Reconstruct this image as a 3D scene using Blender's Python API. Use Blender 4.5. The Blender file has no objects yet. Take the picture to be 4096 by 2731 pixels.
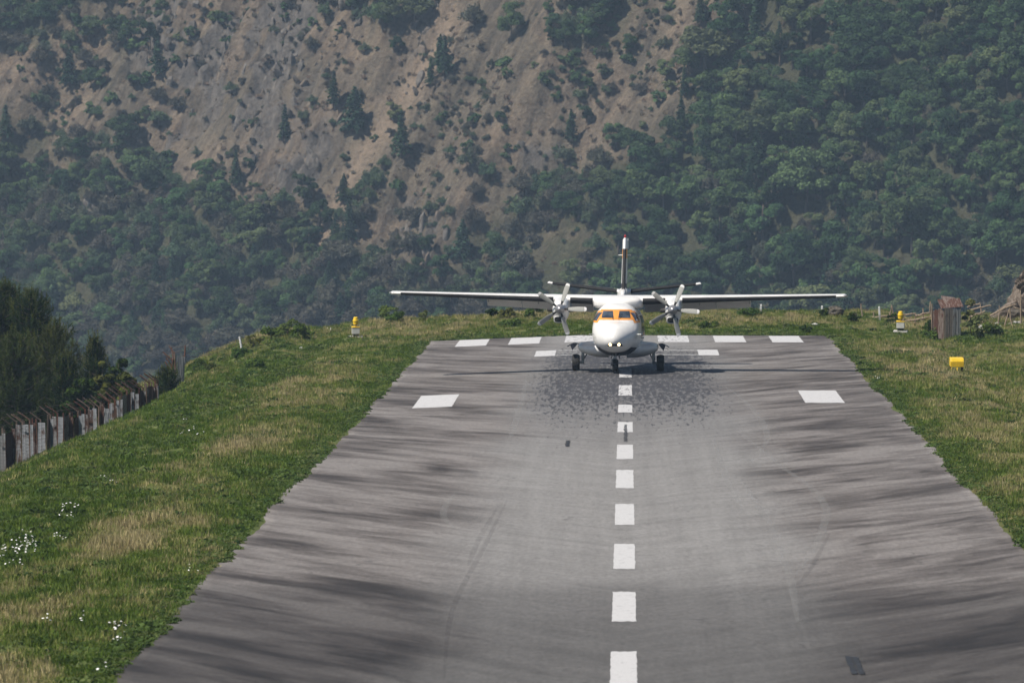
import bpy, math, random
import numpy as np
from mathutils import Vector, Matrix, Euler
from mathutils.bvhtree import BVHTree

R = math.radians
scene = bpy.context.scene
C = scene.collection

# ------------------------------------------------------------------ camera, sky, sun, exposure
FPX = 28444.0                       # focal length in pixels of the 4096 px wide frame (250 mm)
PITCH, YAW = R(8.482), R(0.931)     # down, left
cam_data = bpy.data.cameras.new('camera')
cam_data.sensor_width = 36.0
cam_data.lens = 36.0 * FPX / 4096.0
cam_data.clip_start = 1.0
cam_data.clip_end = 6000.0
cam_data.dof.use_dof = True
cam_data.dof.focus_distance = 300.0
cam_data.dof.aperture_fstop = 4.5
cam = bpy.data.objects.new('camera', cam_data)
cam.rotation_euler = Euler((R(90) - PITCH, 0, YAW), 'XYZ')
C.objects.link(cam)
scene.camera = cam

SUN_EL, SUN_AZ = R(56), R(-114)      # azimuth measured from +Y (away from camera) towards +X
world = bpy.data.worlds.new('World')
scene.world = world
world.use_nodes = True
wn = world.node_tree.nodes
wn.clear()
sky = wn.new('ShaderNodeTexSky')
sky.sky_type = 'NISHITA'
sky.sun_disc = False
sky.sun_elevation = SUN_EL
sky.sun_rotation = SUN_AZ
sky.altitude = 2800
sky.air_density = 1.0
sky.dust_density = 1.5
bg = wn.new('ShaderNodeBackground')
bg.inputs[1].default_value = 0.06
wo = wn.new('ShaderNodeOutputWorld')
world.node_tree.links.new(sky.outputs[0], bg.inputs[0])
world.node_tree.links.new(bg.outputs[0], wo.inputs[0])

sun_data = bpy.data.lights.new('sun', 'SUN')
sun_data.energy = 4.8
sun_data.angle = R(0.5)
sun_data.color = (1.0, 0.93, 0.84)
sun = bpy.data.objects.new('sun', sun_data)
to_sun = Vector((math.sin(SUN_AZ) * math.cos(SUN_EL), math.cos(SUN_AZ) * math.cos(SUN_EL), math.sin(SUN_EL)))
sun.rotation_euler = to_sun.to_track_quat('Z', 'Y').to_euler()
C.objects.link(sun)

scene.view_settings.view_transform = 'Standard'
scene.view_settings.look = 'None'
scene.view_settings.exposure = 0.5
scene.view_settings.gamma = 1.0
scene.cycles.max_bounces = 4
scene.cycles.diffuse_bounces = 2
scene.cycles.glossy_bounces = 2
scene.cycles.transmission_bounces = 2
scene.cycles.volume_bounces = 0
scene.cycles.transparent_max_bounces = 10
scene.cycles.use_denoising = True
scene.cycles.adaptive_threshold = 0.02

# ------------------------------------------------------------------ numeric helpers
_Rm = cam.rotation_euler.to_matrix()
RM = np.array(_Rm)
def ray(px, py):
    """direction through a pixel of the 4096 x 2731 frame"""
    d = RM @ np.array([(px - 2048.0), -(py - 1365.5), -FPX])
    return d / -(RM[:, 2] @ d)            # unit depth along the camera axis
def project(P):
    P = np.asarray(P, float)
    c = P @ RM                             # camera coordinates
    dep = -c[..., 2]
    return np.stack([2048 + FPX * c[..., 0] / dep, 1365.5 - FPX * c[..., 1] / dep, dep], -1)

TAN = 0.117
def plane_z(Y):
    return -11.07 - TAN * Y
def on_plane(px, py, drop=0.0):
    d = ray(px, py)
    t = (-11.07 - drop) / (d[2] + TAN * d[1])
    return d * t
def at_depth(px, py, dep):
    return ray(px, py) * dep

def _hash(ix, iy, seed):
    h = (ix.astype(np.int64) * 374761393 + iy.astype(np.int64) * 668265263 + seed * 2147483647 + 12345) & 0xFFFFFFFF
    h = ((h ^ (h >> 13)) * 1274126177) & 0xFFFFFFFF
    h = (h ^ (h >> 16)) & 0xFFFF
    return h / 65535.0
def vnoise(x, y, seed=0):
    x = np.asarray(x, float); y = np.asarray(y, float)
    ix = np.floor(x); iy = np.floor(y)
    fx = x - ix; fy = y - iy
    fx = fx * fx * fx * (fx * (fx * 6 - 15) + 10); fy = fy * fy * fy * (fy * (fy * 6 - 15) + 10)
    a = _hash(ix, iy, seed); b = _hash(ix + 1, iy, seed)
    c = _hash(ix, iy + 1, seed); d = _hash(ix + 1, iy + 1, seed)
    return (a * (1 - fx) + b * fx) * (1 - fy) + (c * (1 - fx) + d * fx) * fy
def fbm(x, y, oct=4, seed=0):
    v = 0.0; a = 0.5; s = 0.0
    for k in range(oct):
        v = v + a * vnoise(x * (2 ** k) + 17.3 * k, y * (2 ** k) - 9.1 * k, seed + k)
        s += a; a *= 0.5
    return v / s
def sstep(a, b, x):
    t = np.clip((np.asarray(x, float) - a) / (b - a), 0, 1)
    return t * t * (3 - 2 * t)

# ------------------------------------------------------------------ object helpers
def tag(o, label=None, cat=None, group=None, kind=None):
    if label: o['label'] = label
    if cat: o['category'] = cat
    if group: o['group'] = group
    if kind: o['kind'] = kind
    return o
def new_mesh(name, verts, faces, mats=None, smooth=False, midx=None):
    me = bpy.data.meshes.new(name)
    me.from_pydata([tuple(map(float, v)) for v in verts], [], [tuple(map(int, f)) for f in faces])
    for m in (mats if isinstance(mats, (list, tuple)) else [mats] if mats else []):
        me.materials.append(m)
    if midx is not None:
        me.polygons.foreach_set('material_index', np.array(midx, np.int32))
    if smooth:
        me.polygons.foreach_set('use_smooth', np.ones(len(me.polygons), bool))
    me.update()
    return me
def fast_mesh(name, verts, quads, mats=None, smooth=False, n=4):
    """verts (N,3) array, quads (M,n) array"""
    verts = np.asarray(verts, np.float32); quads = np.asarray(quads, np.int32)
    me = bpy.data.meshes.new(name)
    me.vertices.add(len(verts)); me.vertices.foreach_set('co', verts.ravel())
    me.loops.add(quads.size); me.loops.foreach_set('vertex_index', quads.ravel())
    me.polygons.add(len(quads))
    me.polygons.foreach_set('loop_start', np.arange(len(quads), dtype=np.int32) * n)
    me.polygons.foreach_set('loop_total', np.full(len(quads), n, np.int32))
    for m in (mats if isinstance(mats, (list, tuple)) else [mats] if mats else []):
        me.materials.append(m)
    if smooth:
        me.polygons.foreach_set('use_smooth', np.ones(len(quads), bool))
    me.update(calc_edges=True); me.validate()
    return me
def link(name, me, parent=None, loc=None, rot=None):
    o = bpy.data.objects.new(name, me)
    C.objects.link(o)
    if parent is not None: o.parent = parent
    if loc is not None: o.location = loc
    if rot is not None: o.rotation_euler = rot
    return o
def empty(name, loc, rot=(0, 0, 0)):
    o = bpy.data.objects.new(name, None)
    o.empty_display_size = 0.3
    o.location = loc; o.rotation_euler = rot
    C.objects.link(o)
    return o

class MB:
    """collects shapes into one mesh"""
    def __init__(s): s.v = []; s.f = []; s.m = []
    def add(s, v, f, m=0):
        o = len(s.v); s.v += [tuple(p) for p in v]; s.f += [tuple(i + o for i in q) for q in f]; s.m += [m] * len(f)
    def box(s, c, size, m=0, rot=None):
        hx, hy, hz = size[0] / 2, size[1] / 2, size[2] / 2
        vs = [Vector((x, y, z)) for x in (-hx, hx) for y in (-hy, hy) for z in (-hz, hz)]
        if rot is not None: vs = [rot @ v for v in vs]
        vs = [v + Vector(c) for v in vs]
        s.add(vs, [(0, 1, 3, 2), (4, 6, 7, 5), (0, 4, 5, 1), (2, 3, 7, 6), (0, 2, 6, 4), (1, 5, 7, 3)], m)
    def tube(s, pts, rad, n=8, m=0, caps=True):
        pts = [Vector(p) for p in pts]
        if not isinstance(rad, (list, tuple)): rad = [rad] * len(pts)
        vs = []; fs = []
        for i, p in enumerate(pts):
            t = (pts[min(i + 1, len(pts) - 1)] - pts[max(i - 1, 0)]).normalized()
            a = t.cross(Vector((0, 0, 1)) if abs(t.z) < 0.9 else Vector((1, 0, 0))).normalized(); b = t.cross(a)
            for k in range(n):
                an = 2 * math.pi * k / n
                vs.append(p + (a * math.cos(an) + b * math.sin(an)) * rad[i])
        for i in range(len(pts) - 1):
            for k in range(n):
                k2 = (k + 1) % n
                fs.append((i * n + k, i * n + k2, (i + 1) * n + k2, (i + 1) * n + k))
        if caps:
            fs.append(tuple(range(n - 1, -1, -1))); fs.append(tuple((len(pts) - 1) * n + k for k in range(n)))
        s.add(vs, fs, m)
    def loft(s, rings, m=0, caps=True):
        n = len(rings[0]); vs = [v for r in rings for v in r]; fs = []
        for i in range(len(rings) - 1):
            for k in range(n):
                k2 = (k + 1) % n
                fs.append((i * n + k, i * n + k2, (i + 1) * n + k2, (i + 1) * n + k))
        if caps:
            fs.append(tuple(range(n - 1, -1, -1))); fs.append(tuple((len(rings) - 1) * n + k for k in range(n)))
        s.add(vs, fs, m)
    def lathe(s, prof, c=(0, 0, 0), axis='Z', n=20, m=0):
        """prof: list of (radius, height)"""
        rings = []
        for r, h in prof:
            ring = []
            for k in range(n):
                a = 2 * math.pi * k / n
                x, y = r * math.cos(a), r * math.sin(a)
                p = (x, y, h) if axis == 'Z' else (h, x, y) if axis == 'X' else (x, h, y)
                ring.append((p[0] + c[0], p[1] + c[1], p[2] + c[2]))
            rings.append(ring)
        s.loft(rings, m)
    def build(s, name, mats, parent=None, smooth=False, bevel=0.0, loc=None, rot=None):
        me = new_mesh(name, s.v, s.f, mats, False, s.m)
        if smooth:
            me.polygons.foreach_set('use_smooth', np.ones(len(me.polygons), bool))
            try: me.set_sharp_from_angle(angle=R(40))
            except Exception: pass
        o = link(name, me, parent, loc, rot)
        if bevel:
            b = o.modifiers.new('bevel', 'BEVEL'); b.width = bevel; b.segments = 2; b.limit_method = 'ANGLE'
        return o

# ------------------------------------------------------------------ materials
class NT:
    def __init__(s, name):
        s.mat = bpy.data.materials.new(name); s.mat.use_nodes = True
        s.t = s.mat.node_tree; s.t.nodes.clear()
        s.out = s.t.nodes.new('ShaderNodeOutputMaterial')
    def n(s, kind, **kw):
        nd = s.t.nodes.new('ShaderNode' + kind)
        for k, v in kw.items():
            if k.startswith('i_'):
                nd.inputs[k[2:]].default_value = v
            else: setattr(nd, k, v)
        return nd
    def l(s, a, b): s.t.links.new(a, b)
    def coord(s, which='Object', scale=(1, 1, 1), loc=(0, 0, 0)):
        tc = s.n('TexCoord'); mp = s.n('Mapping')
        mp.inputs['Scale'].default_value = scale; mp.inputs['Location'].default_value = loc
        s.l(tc.outputs[which], mp.inputs['Vector']); return mp.outputs[0]
    def noise(s, vec, scale, detail=4, rough=0.55, dist=0.0):
        nd = s.n('TexNoise'); nd.inputs['Scale'].default_value = scale; nd.inputs['Detail'].default_value = detail
        nd.inputs['Roughness'].default_value = rough; nd.inputs['Distortion'].default_value = dist
        if vec is not None: s.l(vec, nd.inputs['Vector'])
        return nd.outputs['Fac']
    def ramp(s, fac, stops, interp='LINEAR'):
        nd = s.n('ValToRGB'); cr = nd.color_ramp; cr.interpolation = interp
        while len(cr.elements) < len(stops): cr.elements.new(0.5)
        for e, (p, c) in zip(cr.elements, stops):
            e.position = p; e.color = (c, c, c, 1) if isinstance(c, (int, float)) else (c[0], c[1], c[2], 1)
        s.l(fac, nd.inputs[0]); return nd.outputs[0]
    def mix(s, fac, a, b, mode='MIX'):
        nd = s.n('MixRGB', blend_type=mode)
        for sock, v in ((nd.inputs[0], fac), (nd.inputs[1], a), (nd.inputs[2], b)):
            if isinstance(v, (int, float)): sock.default_value = v if sock.type == 'VALUE' else (v, v, v, 1)
            elif isinstance(v, tuple): sock.default_value = (v[0], v[1], v[2], 1)
            else: s.l(v, sock)
        return nd.outputs[0]
    def math(s, op, a, b=0.0, c=None, clamp=False):
        nd = s.n('Math', operation=op, use_clamp=clamp)
        for i, v in enumerate((a, b) if c is None else (a, b, c)):
            if isinstance(v, (int, float)): nd.inputs[i].default_value = v
            else: s.l(v, nd.inputs[i])
        return nd.outputs[0]
    def maprange(s, v, a, b, c=0.0, d=1.0, smooth=True):
        nd = s.n('MapRange', interpolation_type='SMOOTHSTEP' if smooth else 'LINEAR')
        s.l(v, nd.inputs['Value'])
        for k, x in (('From Min', a), ('From Max', b), ('To Min', c), ('To Max', d)): nd.inputs[k].default_value = x
        return nd.outputs[0]
    def bump(s, h, strength=0.3, dist=0.02):
        nd = s.n('Bump'); nd.inputs['Strength'].default_value = strength; nd.inputs['Distance'].default_value = dist
        s.l(h, nd.inputs['Height']); return nd.outputs[0]
    def pbsdf(s, col, rough=0.6, metal=0.0, normal=None, spec=0.5, coat=0.0):
        nd = s.n('BsdfPrincipled')
        for k, v in (('Base Color', col), ('Roughness', rough), ('Metallic', metal), ('Specular IOR Level', spec), ('Coat Weight', coat)):
            if isinstance(v, tuple): nd.inputs[k].default_value = (v[0], v[1], v[2], 1)
            elif isinstance(v, (int, float)): nd.inputs[k].default_value = v
            else: s.l(v, nd.inputs[k])
        if normal is not None: s.l(normal, nd.inputs['Normal'])
        s.l(nd.outputs[0], s.out.inputs[0]); return nd

def paint(name, col, rough=0.4, dirt=0.12, scale=3.0, coat=0.0, metal=0.0):
    t = NT(name); v = t.coord('Object')
    f = t.noise(v, scale, 6, 0.65)
    g = t.ramp(f, [(0.35, 1 - dirt), (0.7, 1.0)])
    c = t.mix(1.0, col, g, 'MULTIPLY')
    r = t.maprange(t.noise(v, scale * 2.3, 4), 0.3, 0.7, max(0.05, rough - 0.08), rough + 0.1)
    t.pbsdf(c, r, metal, coat=coat)
    return t.mat

def foliage(name, c_dark, c_light, c_alt=None, alt=0.3, transl=0.25, clump=0.9, vary=1.0):
    """leaf colour varies per plant (random) and per clump (position)"""
    t = NT(name)
    oi = t.n('ObjectInfo'); geo = t.n('NewGeometry')
    nz = t.noise(geo.outputs['Position'], clump, 3, 0.6)
    c = t.mix(t.maprange(nz, 0.3, 0.7), c_dark, c_light)
    if c_alt:
        c = t.mix(t.maprange(oi.outputs['Random'], 1 - alt - 0.1, 1 - alt + 0.25), c, c_alt)
    val = t.math('MULTIPLY_ADD', oi.outputs['Random'], 0.5 * vary, 1 - 0.25 * vary)
    hsv = t.n('HueSaturation'); t.l(c, hsv.inputs['Color']); t.l(val, hsv.inputs['Value'])
    r2 = t.math('FRACT', t.math('MULTIPLY', oi.outputs['Random'], 17.31))
    t.l(t.math('MULTIPLY_ADD', r2, 0.05 * vary, 0.5 - 0.025 * vary), hsv.inputs['Hue'])
    d = t.n('BsdfDiffuse'); tr = t.n('BsdfTranslucent'); mx = t.n('MixShader')
    t.l(hsv.outputs[0], d.inputs[0]); t.l(hsv.outputs[0], tr.inputs[0]); mx.inputs[0].default_value = transl
    t.l(d.outputs[0], mx.inputs[1]); t.l(tr.outputs[0], mx.inputs[2]); t.l(mx.outputs[0], t.out.inputs[0])
    return t.mat

def grass_mat(name, stops):
    """blade colour from the scattered plant's own 'tint' value"""
    t = NT(name)
    at = t.n('Attribute', attribute_name='tint', attribute_type='INSTANCER')
    oi = t.n('ObjectInfo')
    c = t.ramp(at.outputs['Fac'], stops)
    val = t.math('MULTIPLY_ADD', oi.outputs['Random'], 0.6, 0.7)
    hsv = t.n('HueSaturation'); t.l(c, hsv.inputs['Color']); t.l(val, hsv.inputs['Value'])
    d = t.n('BsdfDiffuse'); tr = t.n('BsdfTranslucent'); mx = t.n('MixShader')
    t.l(hsv.outputs[0], d.inputs[0]); t.l(hsv.outputs[0], tr.inputs[0]); mx.inputs[0].default_value = 0.3
    t.l(d.outputs[0], mx.inputs[1]); t.l(tr.outputs[0], mx.inputs[2]); t.l(mx.outputs[0], t.out.inputs[0])
    return t.mat

def bark_mat(name, a, b):
    t = NT(name); v = t.coord('Object', (6, 6, 1.2))
    f = t.noise(v, 2.5, 6, 0.7)
    t.pbsdf(t.mix(t.maprange(f, 0.3, 0.7), a, b), 0.9, normal=t.bump(f, 0.6, 0.03)); return t.mat

M = {}
M['white'] = paint('white_paint', (0.72, 0.715, 0.69), 0.36, 0.16, 1.6, coat=0.2)
M['orange'] = paint('orange_paint', (0.74, 0.30, 0.05), 0.45, 0.2, 3.0)
M['boot'] = paint('black_rubber_boot', (0.006, 0.006, 0.007), 0.75, 0.4, 6.0)
M['navy'] = paint('dark_livery_paint', (0.02, 0.022, 0.032), 0.4, 0.25, 3.0)
M['tyre'] = paint('tyre_rubber', (0.018, 0.018, 0.018), 0.85, 0.3, 8.0)
M['hub'] = paint('wheel_hub', (0.35, 0.35, 0.34), 0.45, 0.3, 8.0, metal=0.6)
M['strut'] = paint('gear_strut_paint', (0.42, 0.44, 0.42), 0.4, 0.3, 8.0, metal=0.3)
M['steel'] = paint('polished_steel', (0.36, 0.36, 0.37), 0.38, 0.2, 5.0, metal=0.6)
M['dark'] = paint('dark_cavity', (0.008, 0.008, 0.008), 0.8, 0.3, 5.0)
M['exhaust'] = paint('sooty_exhaust', (0.06, 0.055, 0.05), 0.6, 0.4, 7.0, metal=0.5)
M['blade'] = paint('grey_blade_paint', (0.33, 0.33, 0.30), 0.4, 0.15, 6.0)
M['blackpaint'] = paint('black_blade_root', (0.02, 0.02, 0.02), 0.5, 0.2, 6.0)
M['red'] = paint('red_lens', (0.30, 0.012, 0.01), 0.25, 0.1, 6.0)
M['yellow'] = paint('yellow_enamel', (0.80, 0.52, 0.015), 0.42, 0.22, 5.0)
M['offwhite'] = paint('weathered_white_metal', (0.62, 0.61, 0.55), 0.5, 0.25, 6.0)
M['concrete'] = paint('pale_concrete', (0.45, 0.44, 0.41), 0.85, 0.3, 5.0)
M['postwhite'] = paint('white_post_paint', (0.75, 0.75, 0.73), 0.6, 0.25, 9.0)
M['wire'] = paint('rusted_wire', (0.10, 0.07, 0.055), 0.8, 0.3, 9.0)
M['stick'] = bark_mat('dry_stick_bark', (0.14, 0.10, 0.065), (0.36, 0.28, 0.20))
M['bark'] = bark_mat('tree_bark', (0.05, 0.04, 0.03), (0.16, 0.125, 0.10))

def glass_mat():
    t = NT('cockpit_glass'); v = t.coord('Object')
    f = t.noise(v, 2.2, 3, 0.5)
    c = t.ramp(f, [(0.3, (0.02, 0.025, 0.035)), (0.75, (0.10, 0.12, 0.15))])
    t.pbsdf(c, 0.06, 0.0, spec=0.9, coat=0.6); return t.mat
M['glass'] = glass_mat()
def lamp_mat():
    t = NT('landing_light_glow'); e = t.n('Emission')
    e.inputs[0].default_value = (1.0, 0.72, 0.36, 1); e.inputs[1].default_value = 4.0
    t.l(e.outputs[0], t.out.inputs[0]); return t.mat
M['lamp'] = lamp_mat()

def rust_mat(name, base, rust, amount, streak=True):
    t = NT(name); v = t.coord('Object', (7, 7, 1.0) if streak else (3, 3, 3))
    oi = t.n('ObjectInfo')
    f = t.noise(v, 2.2, 6, 0.7, 0.3)
    k = t.math('ADD', f, t.math('MULTIPLY_ADD', oi.outputs['Random'], 0.5, -0.25))
    k = t.maprange(k, 0.62 - amount, 0.80 - amount)
    g = t.noise(t.coord('Object'), 22.0, 4, 0.7)
    rc = t.mix(t.maprange(g, 0.3, 0.7), rust, tuple(x * 0.4 for x in rust))
    bc = t.mix(t.maprange(g, 0.35, 0.75), base, tuple(x * 0.75 for x in base))
    t.pbsdf(t.mix(k, bc, rc), t.maprange(k, 0, 1, 0.45, 0.9), 0.0, spec=0.4); return t.mat
M['mixsheet'] = rust_mat('half_rusted_sheet', (0.20, 0.20, 0.20), (0.075, 0.032, 0.018), 0.22)
M['galv'] = rust_mat('galvanised_sheet', (0.24, 0.25, 0.265), (0.10, 0.05, 0.03), 0.10)
M['rustsheet'] = rust_mat('rusted_sheet', (0.18, 0.15, 0.13), (0.085, 0.034, 0.02), 0.36)
M['rustpost'] = rust_mat('rusted_post', (0.16, 0.11, 0.085), (0.14, 0.055, 0.03), 0.25)

# ------------------------------------------------------------------ the near ground
E_TAB = [0, 2, 4.5, 6.5, 8, 9.5, 11.5, 14, 16, 20, 30, 60]
D_TAB = [0, .03, .20, .62, .45, .75, 1.55, 2.7, 3.6, 4.8, 10, 34]
RW_L, RW_R, RW_END = -9.95, 10.18, 354.5
def tilt(X, Y):
    a = np.clip(-X - 2.3, 0, 8.2)
    return -sstep(205, 275, Y) * a * 0.043
def ground_z(X, Y, fine=True):
    X = np.asarray(X, float); Y = np.asarray(Y, float)
    z = plane_z(Y) + tilt(X, Y)
    wob = (fbm(Y / 23.0, X * 0 + 3.3, 3, 5) - 0.5) * 2.2
    el = np.clip(-(X - RW_L) + wob * sstep(2, 7, -(X - RW_L)), 0, 200)
    z = z - np.interp(el, E_TAB, D_TAB)
    er = np.clip(X - RW_R, 0, 200)
    wr = (fbm(Y / 19.0, X * 0 + 8.1, 3, 6) - 0.5) * 1.5
    z = z - 0.35 * np.exp(-((er - 5.6 - wr) / 0.9) ** 2) - 0.02 * np.clip(er - 1, 0, 30) - 0.10 * np.clip(er - 14, 0, 90)
    yy = Y - 389 - (fbm(X / 9.0, X * 0 + 1.7, 3, 9) - 0.5) * 5
    z = z - np.where(yy > 0, 0.035 * yy ** 2 / (1 + 0.04 * np.clip(yy, 0, 1e9)), 0)
    out = np.clip(np.maximum(RW_L - X, X - RW_R), 0, 3) / 3.0
    out = np.maximum(out, sstep(RW_END, RW_END + 4, Y))
    if fine:
        z = z + out * ((fbm(X / 2.2, Y / 3.0, 4, 21) - 0.5) * 0.34 + (fbm(X / 0.7, Y / 0.7, 2, 31) - 0.5) * 0.10)
        z = z + sstep(RW_END + 1, RW_END + 9, Y) * 0.22 * (0.6 + 0.8 * fbm(X / 6.0, Y / 9.0, 3, 44))
    return z
def dryness(X, Y):
    """0 lush green .. 1 dry straw, the same map for turf and tufts"""
    X = np.asarray(X, float); Y = np.asarray(Y, float)
    el = RW_L - X; er = X - RW_R
    n = fbm(X / 3.2, Y / 9.0, 4, 55)
    d = 0.28 + 0 * X
    l = np.where(el > 0, np.exp(-((el - 3.4) / 1.9) ** 2) * 0.32 - np.exp(-((el - 6.8) / 1.6) ** 2) * 0.45, 0)
    l = l - np.where(el > 8, 0.12, 0)
    r = np.where(er > 0, np.exp(-((er - 4.0) / 3.6) ** 2) * 0.30 + 0.12, 0)
    d = d + l + r
    edge = np.minimum(np.abs(el), np.abs(er))
    d = d - np.where((el > -1) | (er > -1), 0.35 * np.exp(-(edge / 0.9) ** 2), 0)
    fe = sstep(RW_END - 4, RW_END + 3, Y)
    d = d * (1 - fe) + fe * (0.55 + 0.2 * sstep(360, 372, Y) - 0.5 * np.exp(-((Y - RW_END - 3) / 4.0) ** 2))
    n2 = fbm(X / 0.9, Y / 3.5, 4, 57)
    return np.clip(d * 0.85 + (n - 0.5) * 1.15 + (n2 - 0.5) * 1.05, 0, 1)

def grid_mesh(name, xs, ys, zfun, mat, attr=None):
    Xg, Yg = np.meshgrid(xs, ys)
    Z = zfun(Xg, Yg)
    V = np.stack([Xg, Yg, Z], -1).reshape(-1, 3)
    nx, ny = len(xs), len(ys)
    i = (np.arange(ny - 1)[:, None] * nx + np.arange(nx - 1)[None, :]).ravel()
    Q = np.stack([i, i + 1, i + nx + 1, i + nx], 1)
    me = fast_mesh(name, V, Q, mat, True)
    if attr:
        for k, fn in attr.items():
            a = me.attributes.new(k, 'FLOAT', 'POINT'); a.data.foreach_set('value', fn(Xg, Yg).ravel().astype(np.float32))
    return me

def turf_mat():
    t = NT('turf'); v = t.coord('Object')
    at = t.n('Attribute', attribute_name='dry')
    n1 = t.noise(v, 1.4, 6, 0.7); n2 = t.noise(v, 9.0, 5, 0.75)
    g = t.ramp(n2, [(0.25, (0.042, 0.060, 0.016)), (0.55, (0.095, 0.125, 0.036)), (0.8, (0.145, 0.17, 0.058))])
    s = t.ramp(n2, [(0.25, (0.05, 0.038, 0.02)), (0.55, (0.135, 0.105, 0.048)), (0.8, (0.22, 0.18, 0.085))])
    k = t.math('ADD', at.outputs['Fac'], t.math('MULTIPLY_ADD', n1, 0.7, -0.35), clamp=True)
    c = t.mix(k, g, s)
    soil = t.maprange(t.noise(v, 0.55, 5, 0.65), 0.68, 0.76)
    c = t.mix(t.math('MULTIPLY', soil, 0.8), c, (0.075, 0.05, 0.034))
    t.pbsdf(c, 0.95, normal=t.bump(n2, 0.9, 0.08), spec=0.1); return t.mat
M['turf'] = turf_mat()
gx = np.concatenate([np.linspace(-90, -34, 15), np.arange(-33, 28, 0.33), np.linspace(28.5, 110, 18)])
gy = np.concatenate([np.linspace(-30, 100, 14), np.arange(102, 300, 0.8), np.arange(300, 402, 0.5), np.linspace(403, 520, 30)])
def _gz(X, Y):
    z = ground_z(X, Y)
    under = (X > RW_L + 0.3) & (X < RW_R - 0.3) & (Y < RW_END - 0.5)
    return np.where(under, z - 0.12, z)
ground = link('ground', grid_mesh('ground', gx, gy, _gz, M['turf'], {'dry': dryness}))
tag(ground, kind='structure')

# ------------------------------------------------------------------ runway
def runway_mat():
    t = NT('weathered_asphalt'); v = t.coord('Object')
    sep = t.n('SeparateXYZ'); t.l(v, sep.inputs[0]); X, Y = sep.outputs[0], sep.outputs[1]
    # warp so that washed stains run out from the middle towards the edges
    axr = t.math('ABSOLUTE', X)
    shear = t.math('SUBTRACT', Y, t.math('MULTIPLY', axr, 2.0))
    cmb = t.n('CombineXYZ'); t.l(t.math('MULTIPLY', X, 0.13), cmb.inputs[0]); t.l(t.math('MULTIPLY', shear, 0.13), cmb.inputs[1])
    cmb2 = t.n('CombineXYZ'); t.l(t.math('MULTIPLY', X, 0.40), cmb2.inputs[0]); t.l(t.math('MULTIPLY', shear, 0.55), cmb2.inputs[1])
    big = t.noise(cmb.outputs[0], 1.0, 5, 0.6, 0.9)
    mid = t.noise(cmb2.outputs[0], 1.0, 6, 0.65, 0.6)
    fine = t.noise(v, 6.0, 6, 0.75)
    grit = t.noise(v, 60.0, 2, 0.8)
    wide = t.noise(t.coord('Object', (0.05, 0.05, 0.0), (1, 5, 0)), 1.0, 3)
    ax = t.math('ABSOLUTE', t.math('ADD', X, t.math('MULTIPLY_ADD', wide, 5.0, -2.5)))
    side = t.maprange(ax, 2.6, 5.6)
    smear = t.math('MULTIPLY_ADD', big, 0.66, t.math('MULTIPLY', mid, 0.44))
    sidec = t.ramp(smear, [(0.41, (0.030, 0.025, 0.022)), (0.47, (0.056, 0.048, 0.043)), (0.53, (0.098, 0.087, 0.080)), (0.63, (0.170, 0.157, 0.147))])
    lane = t.noise(t.coord('Object', (2.2, 0.03, 0.0)), 1.0, 5, 0.6)
    mc = t.math('MULTIPLY_ADD', lane, 0.35, t.math('MULTIPLY', mid, 0.6))
    midc = t.ramp(mc, [(0.30, (0.136, 0.132, 0.126)), (0.48, (0.184, 0.179, 0.172)), (0.66, (0.225, 0.220, 0.212))])
    c = t.mix(side, midc, sidec)
    # darker patch nearest the terminal, with cloud shade painted into the asphalt colour
    shade_y = t.math('ADD', Y, t.math('MULTIPLY_ADD', t.noise(t.coord('Object', (0.35, 0.1, 0)), 1.0, 4), 5.0, -2.5))
    near_shade = t.math('ADD', t.math('MULTIPLY', t.maprange(shade_y, 167.0, 161.0), 0.45), t.math('MULTIPLY', t.maprange(shade_y, 185.0, 140.0), 0.55))
    c = t.mix(t.math('MULTIPLY', t.math('MULTIPLY_ADD', side, 0.10, 0.85), near_shade), c, t.mix(1.0, c, (0.36, 0.355, 0.35), 'MULTIPLY'))
    # tyre rubber in the touchdown zone: short dabs drawn out along the runway
    dab = t.noise(t.coord('Object', (6.8, 0.40, 0.0)), 1.0, 4, 0.64)
    dab2 = t.noise(t.coord('Object', (4.2, 0.26, 0.0), (40, 9, 0)), 1.0, 5, 0.68)
    zx = t.math('SUBTRACT', 1.0, t.maprange(t.math('ABSOLUTE', t.math('ADD', X, 0.0)), 2.4, 5.4))
    zy = t.math('MULTIPLY', t.maprange(Y, 215.0, 288.0), t.math('SUBTRACT', 1.0, t.maprange(Y, 322.0, 346.0)))
    dens = t.math('MULTIPLY', zx, zy)
    thr = t.math('MULTIPLY_ADD', dens, -0.255, 0.70)
    hit = t.maprange(t.math('SUBTRACT', t.math('MAXIMUM', dab, t.math('SUBTRACT', dab2, 0.02)), thr), 0.0, 0.08)
    c = t.mix(t.math('MULTIPLY', hit, 0.85), c, (0.024, 0.024, 0.028))
    c = t.mix(t.math('MULTIPLY', dens, 0.50), c, (0.035, 0.035, 0.04))
    # cracks
    vo = t.n('TexVoronoi', feature='DISTANCE_TO_EDGE'); vo.inputs['Scale'].default_value = 0.16
    wv = t.n('VectorMath', operation='ADD'); t.l(v, wv.inputs[0])
    nv = t.n('TexNoise'); nv.inputs['Scale'].default_value = 0.5; t.l(v, nv.inputs['Vector'])
    sc = t.n('VectorMath', operation='SCALE'); sc.inputs['Scale'].default_value = 3.0; t.l(nv.outputs['Color'], sc.inputs[0])
    t.l(sc.outputs[0], wv.inputs[1]); t.l(wv.outputs[0], vo.inputs['Vector'])
    crack = t.math('MULTIPLY', t.maprange(vo.outputs['Distance'], 0.012, 0.0), t.maprange(mid, 0.5, 0.6))
    c = t.mix(t.math('MULTIPLY', crack, 0.55), c, (0.03, 0.028, 0.027))
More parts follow.
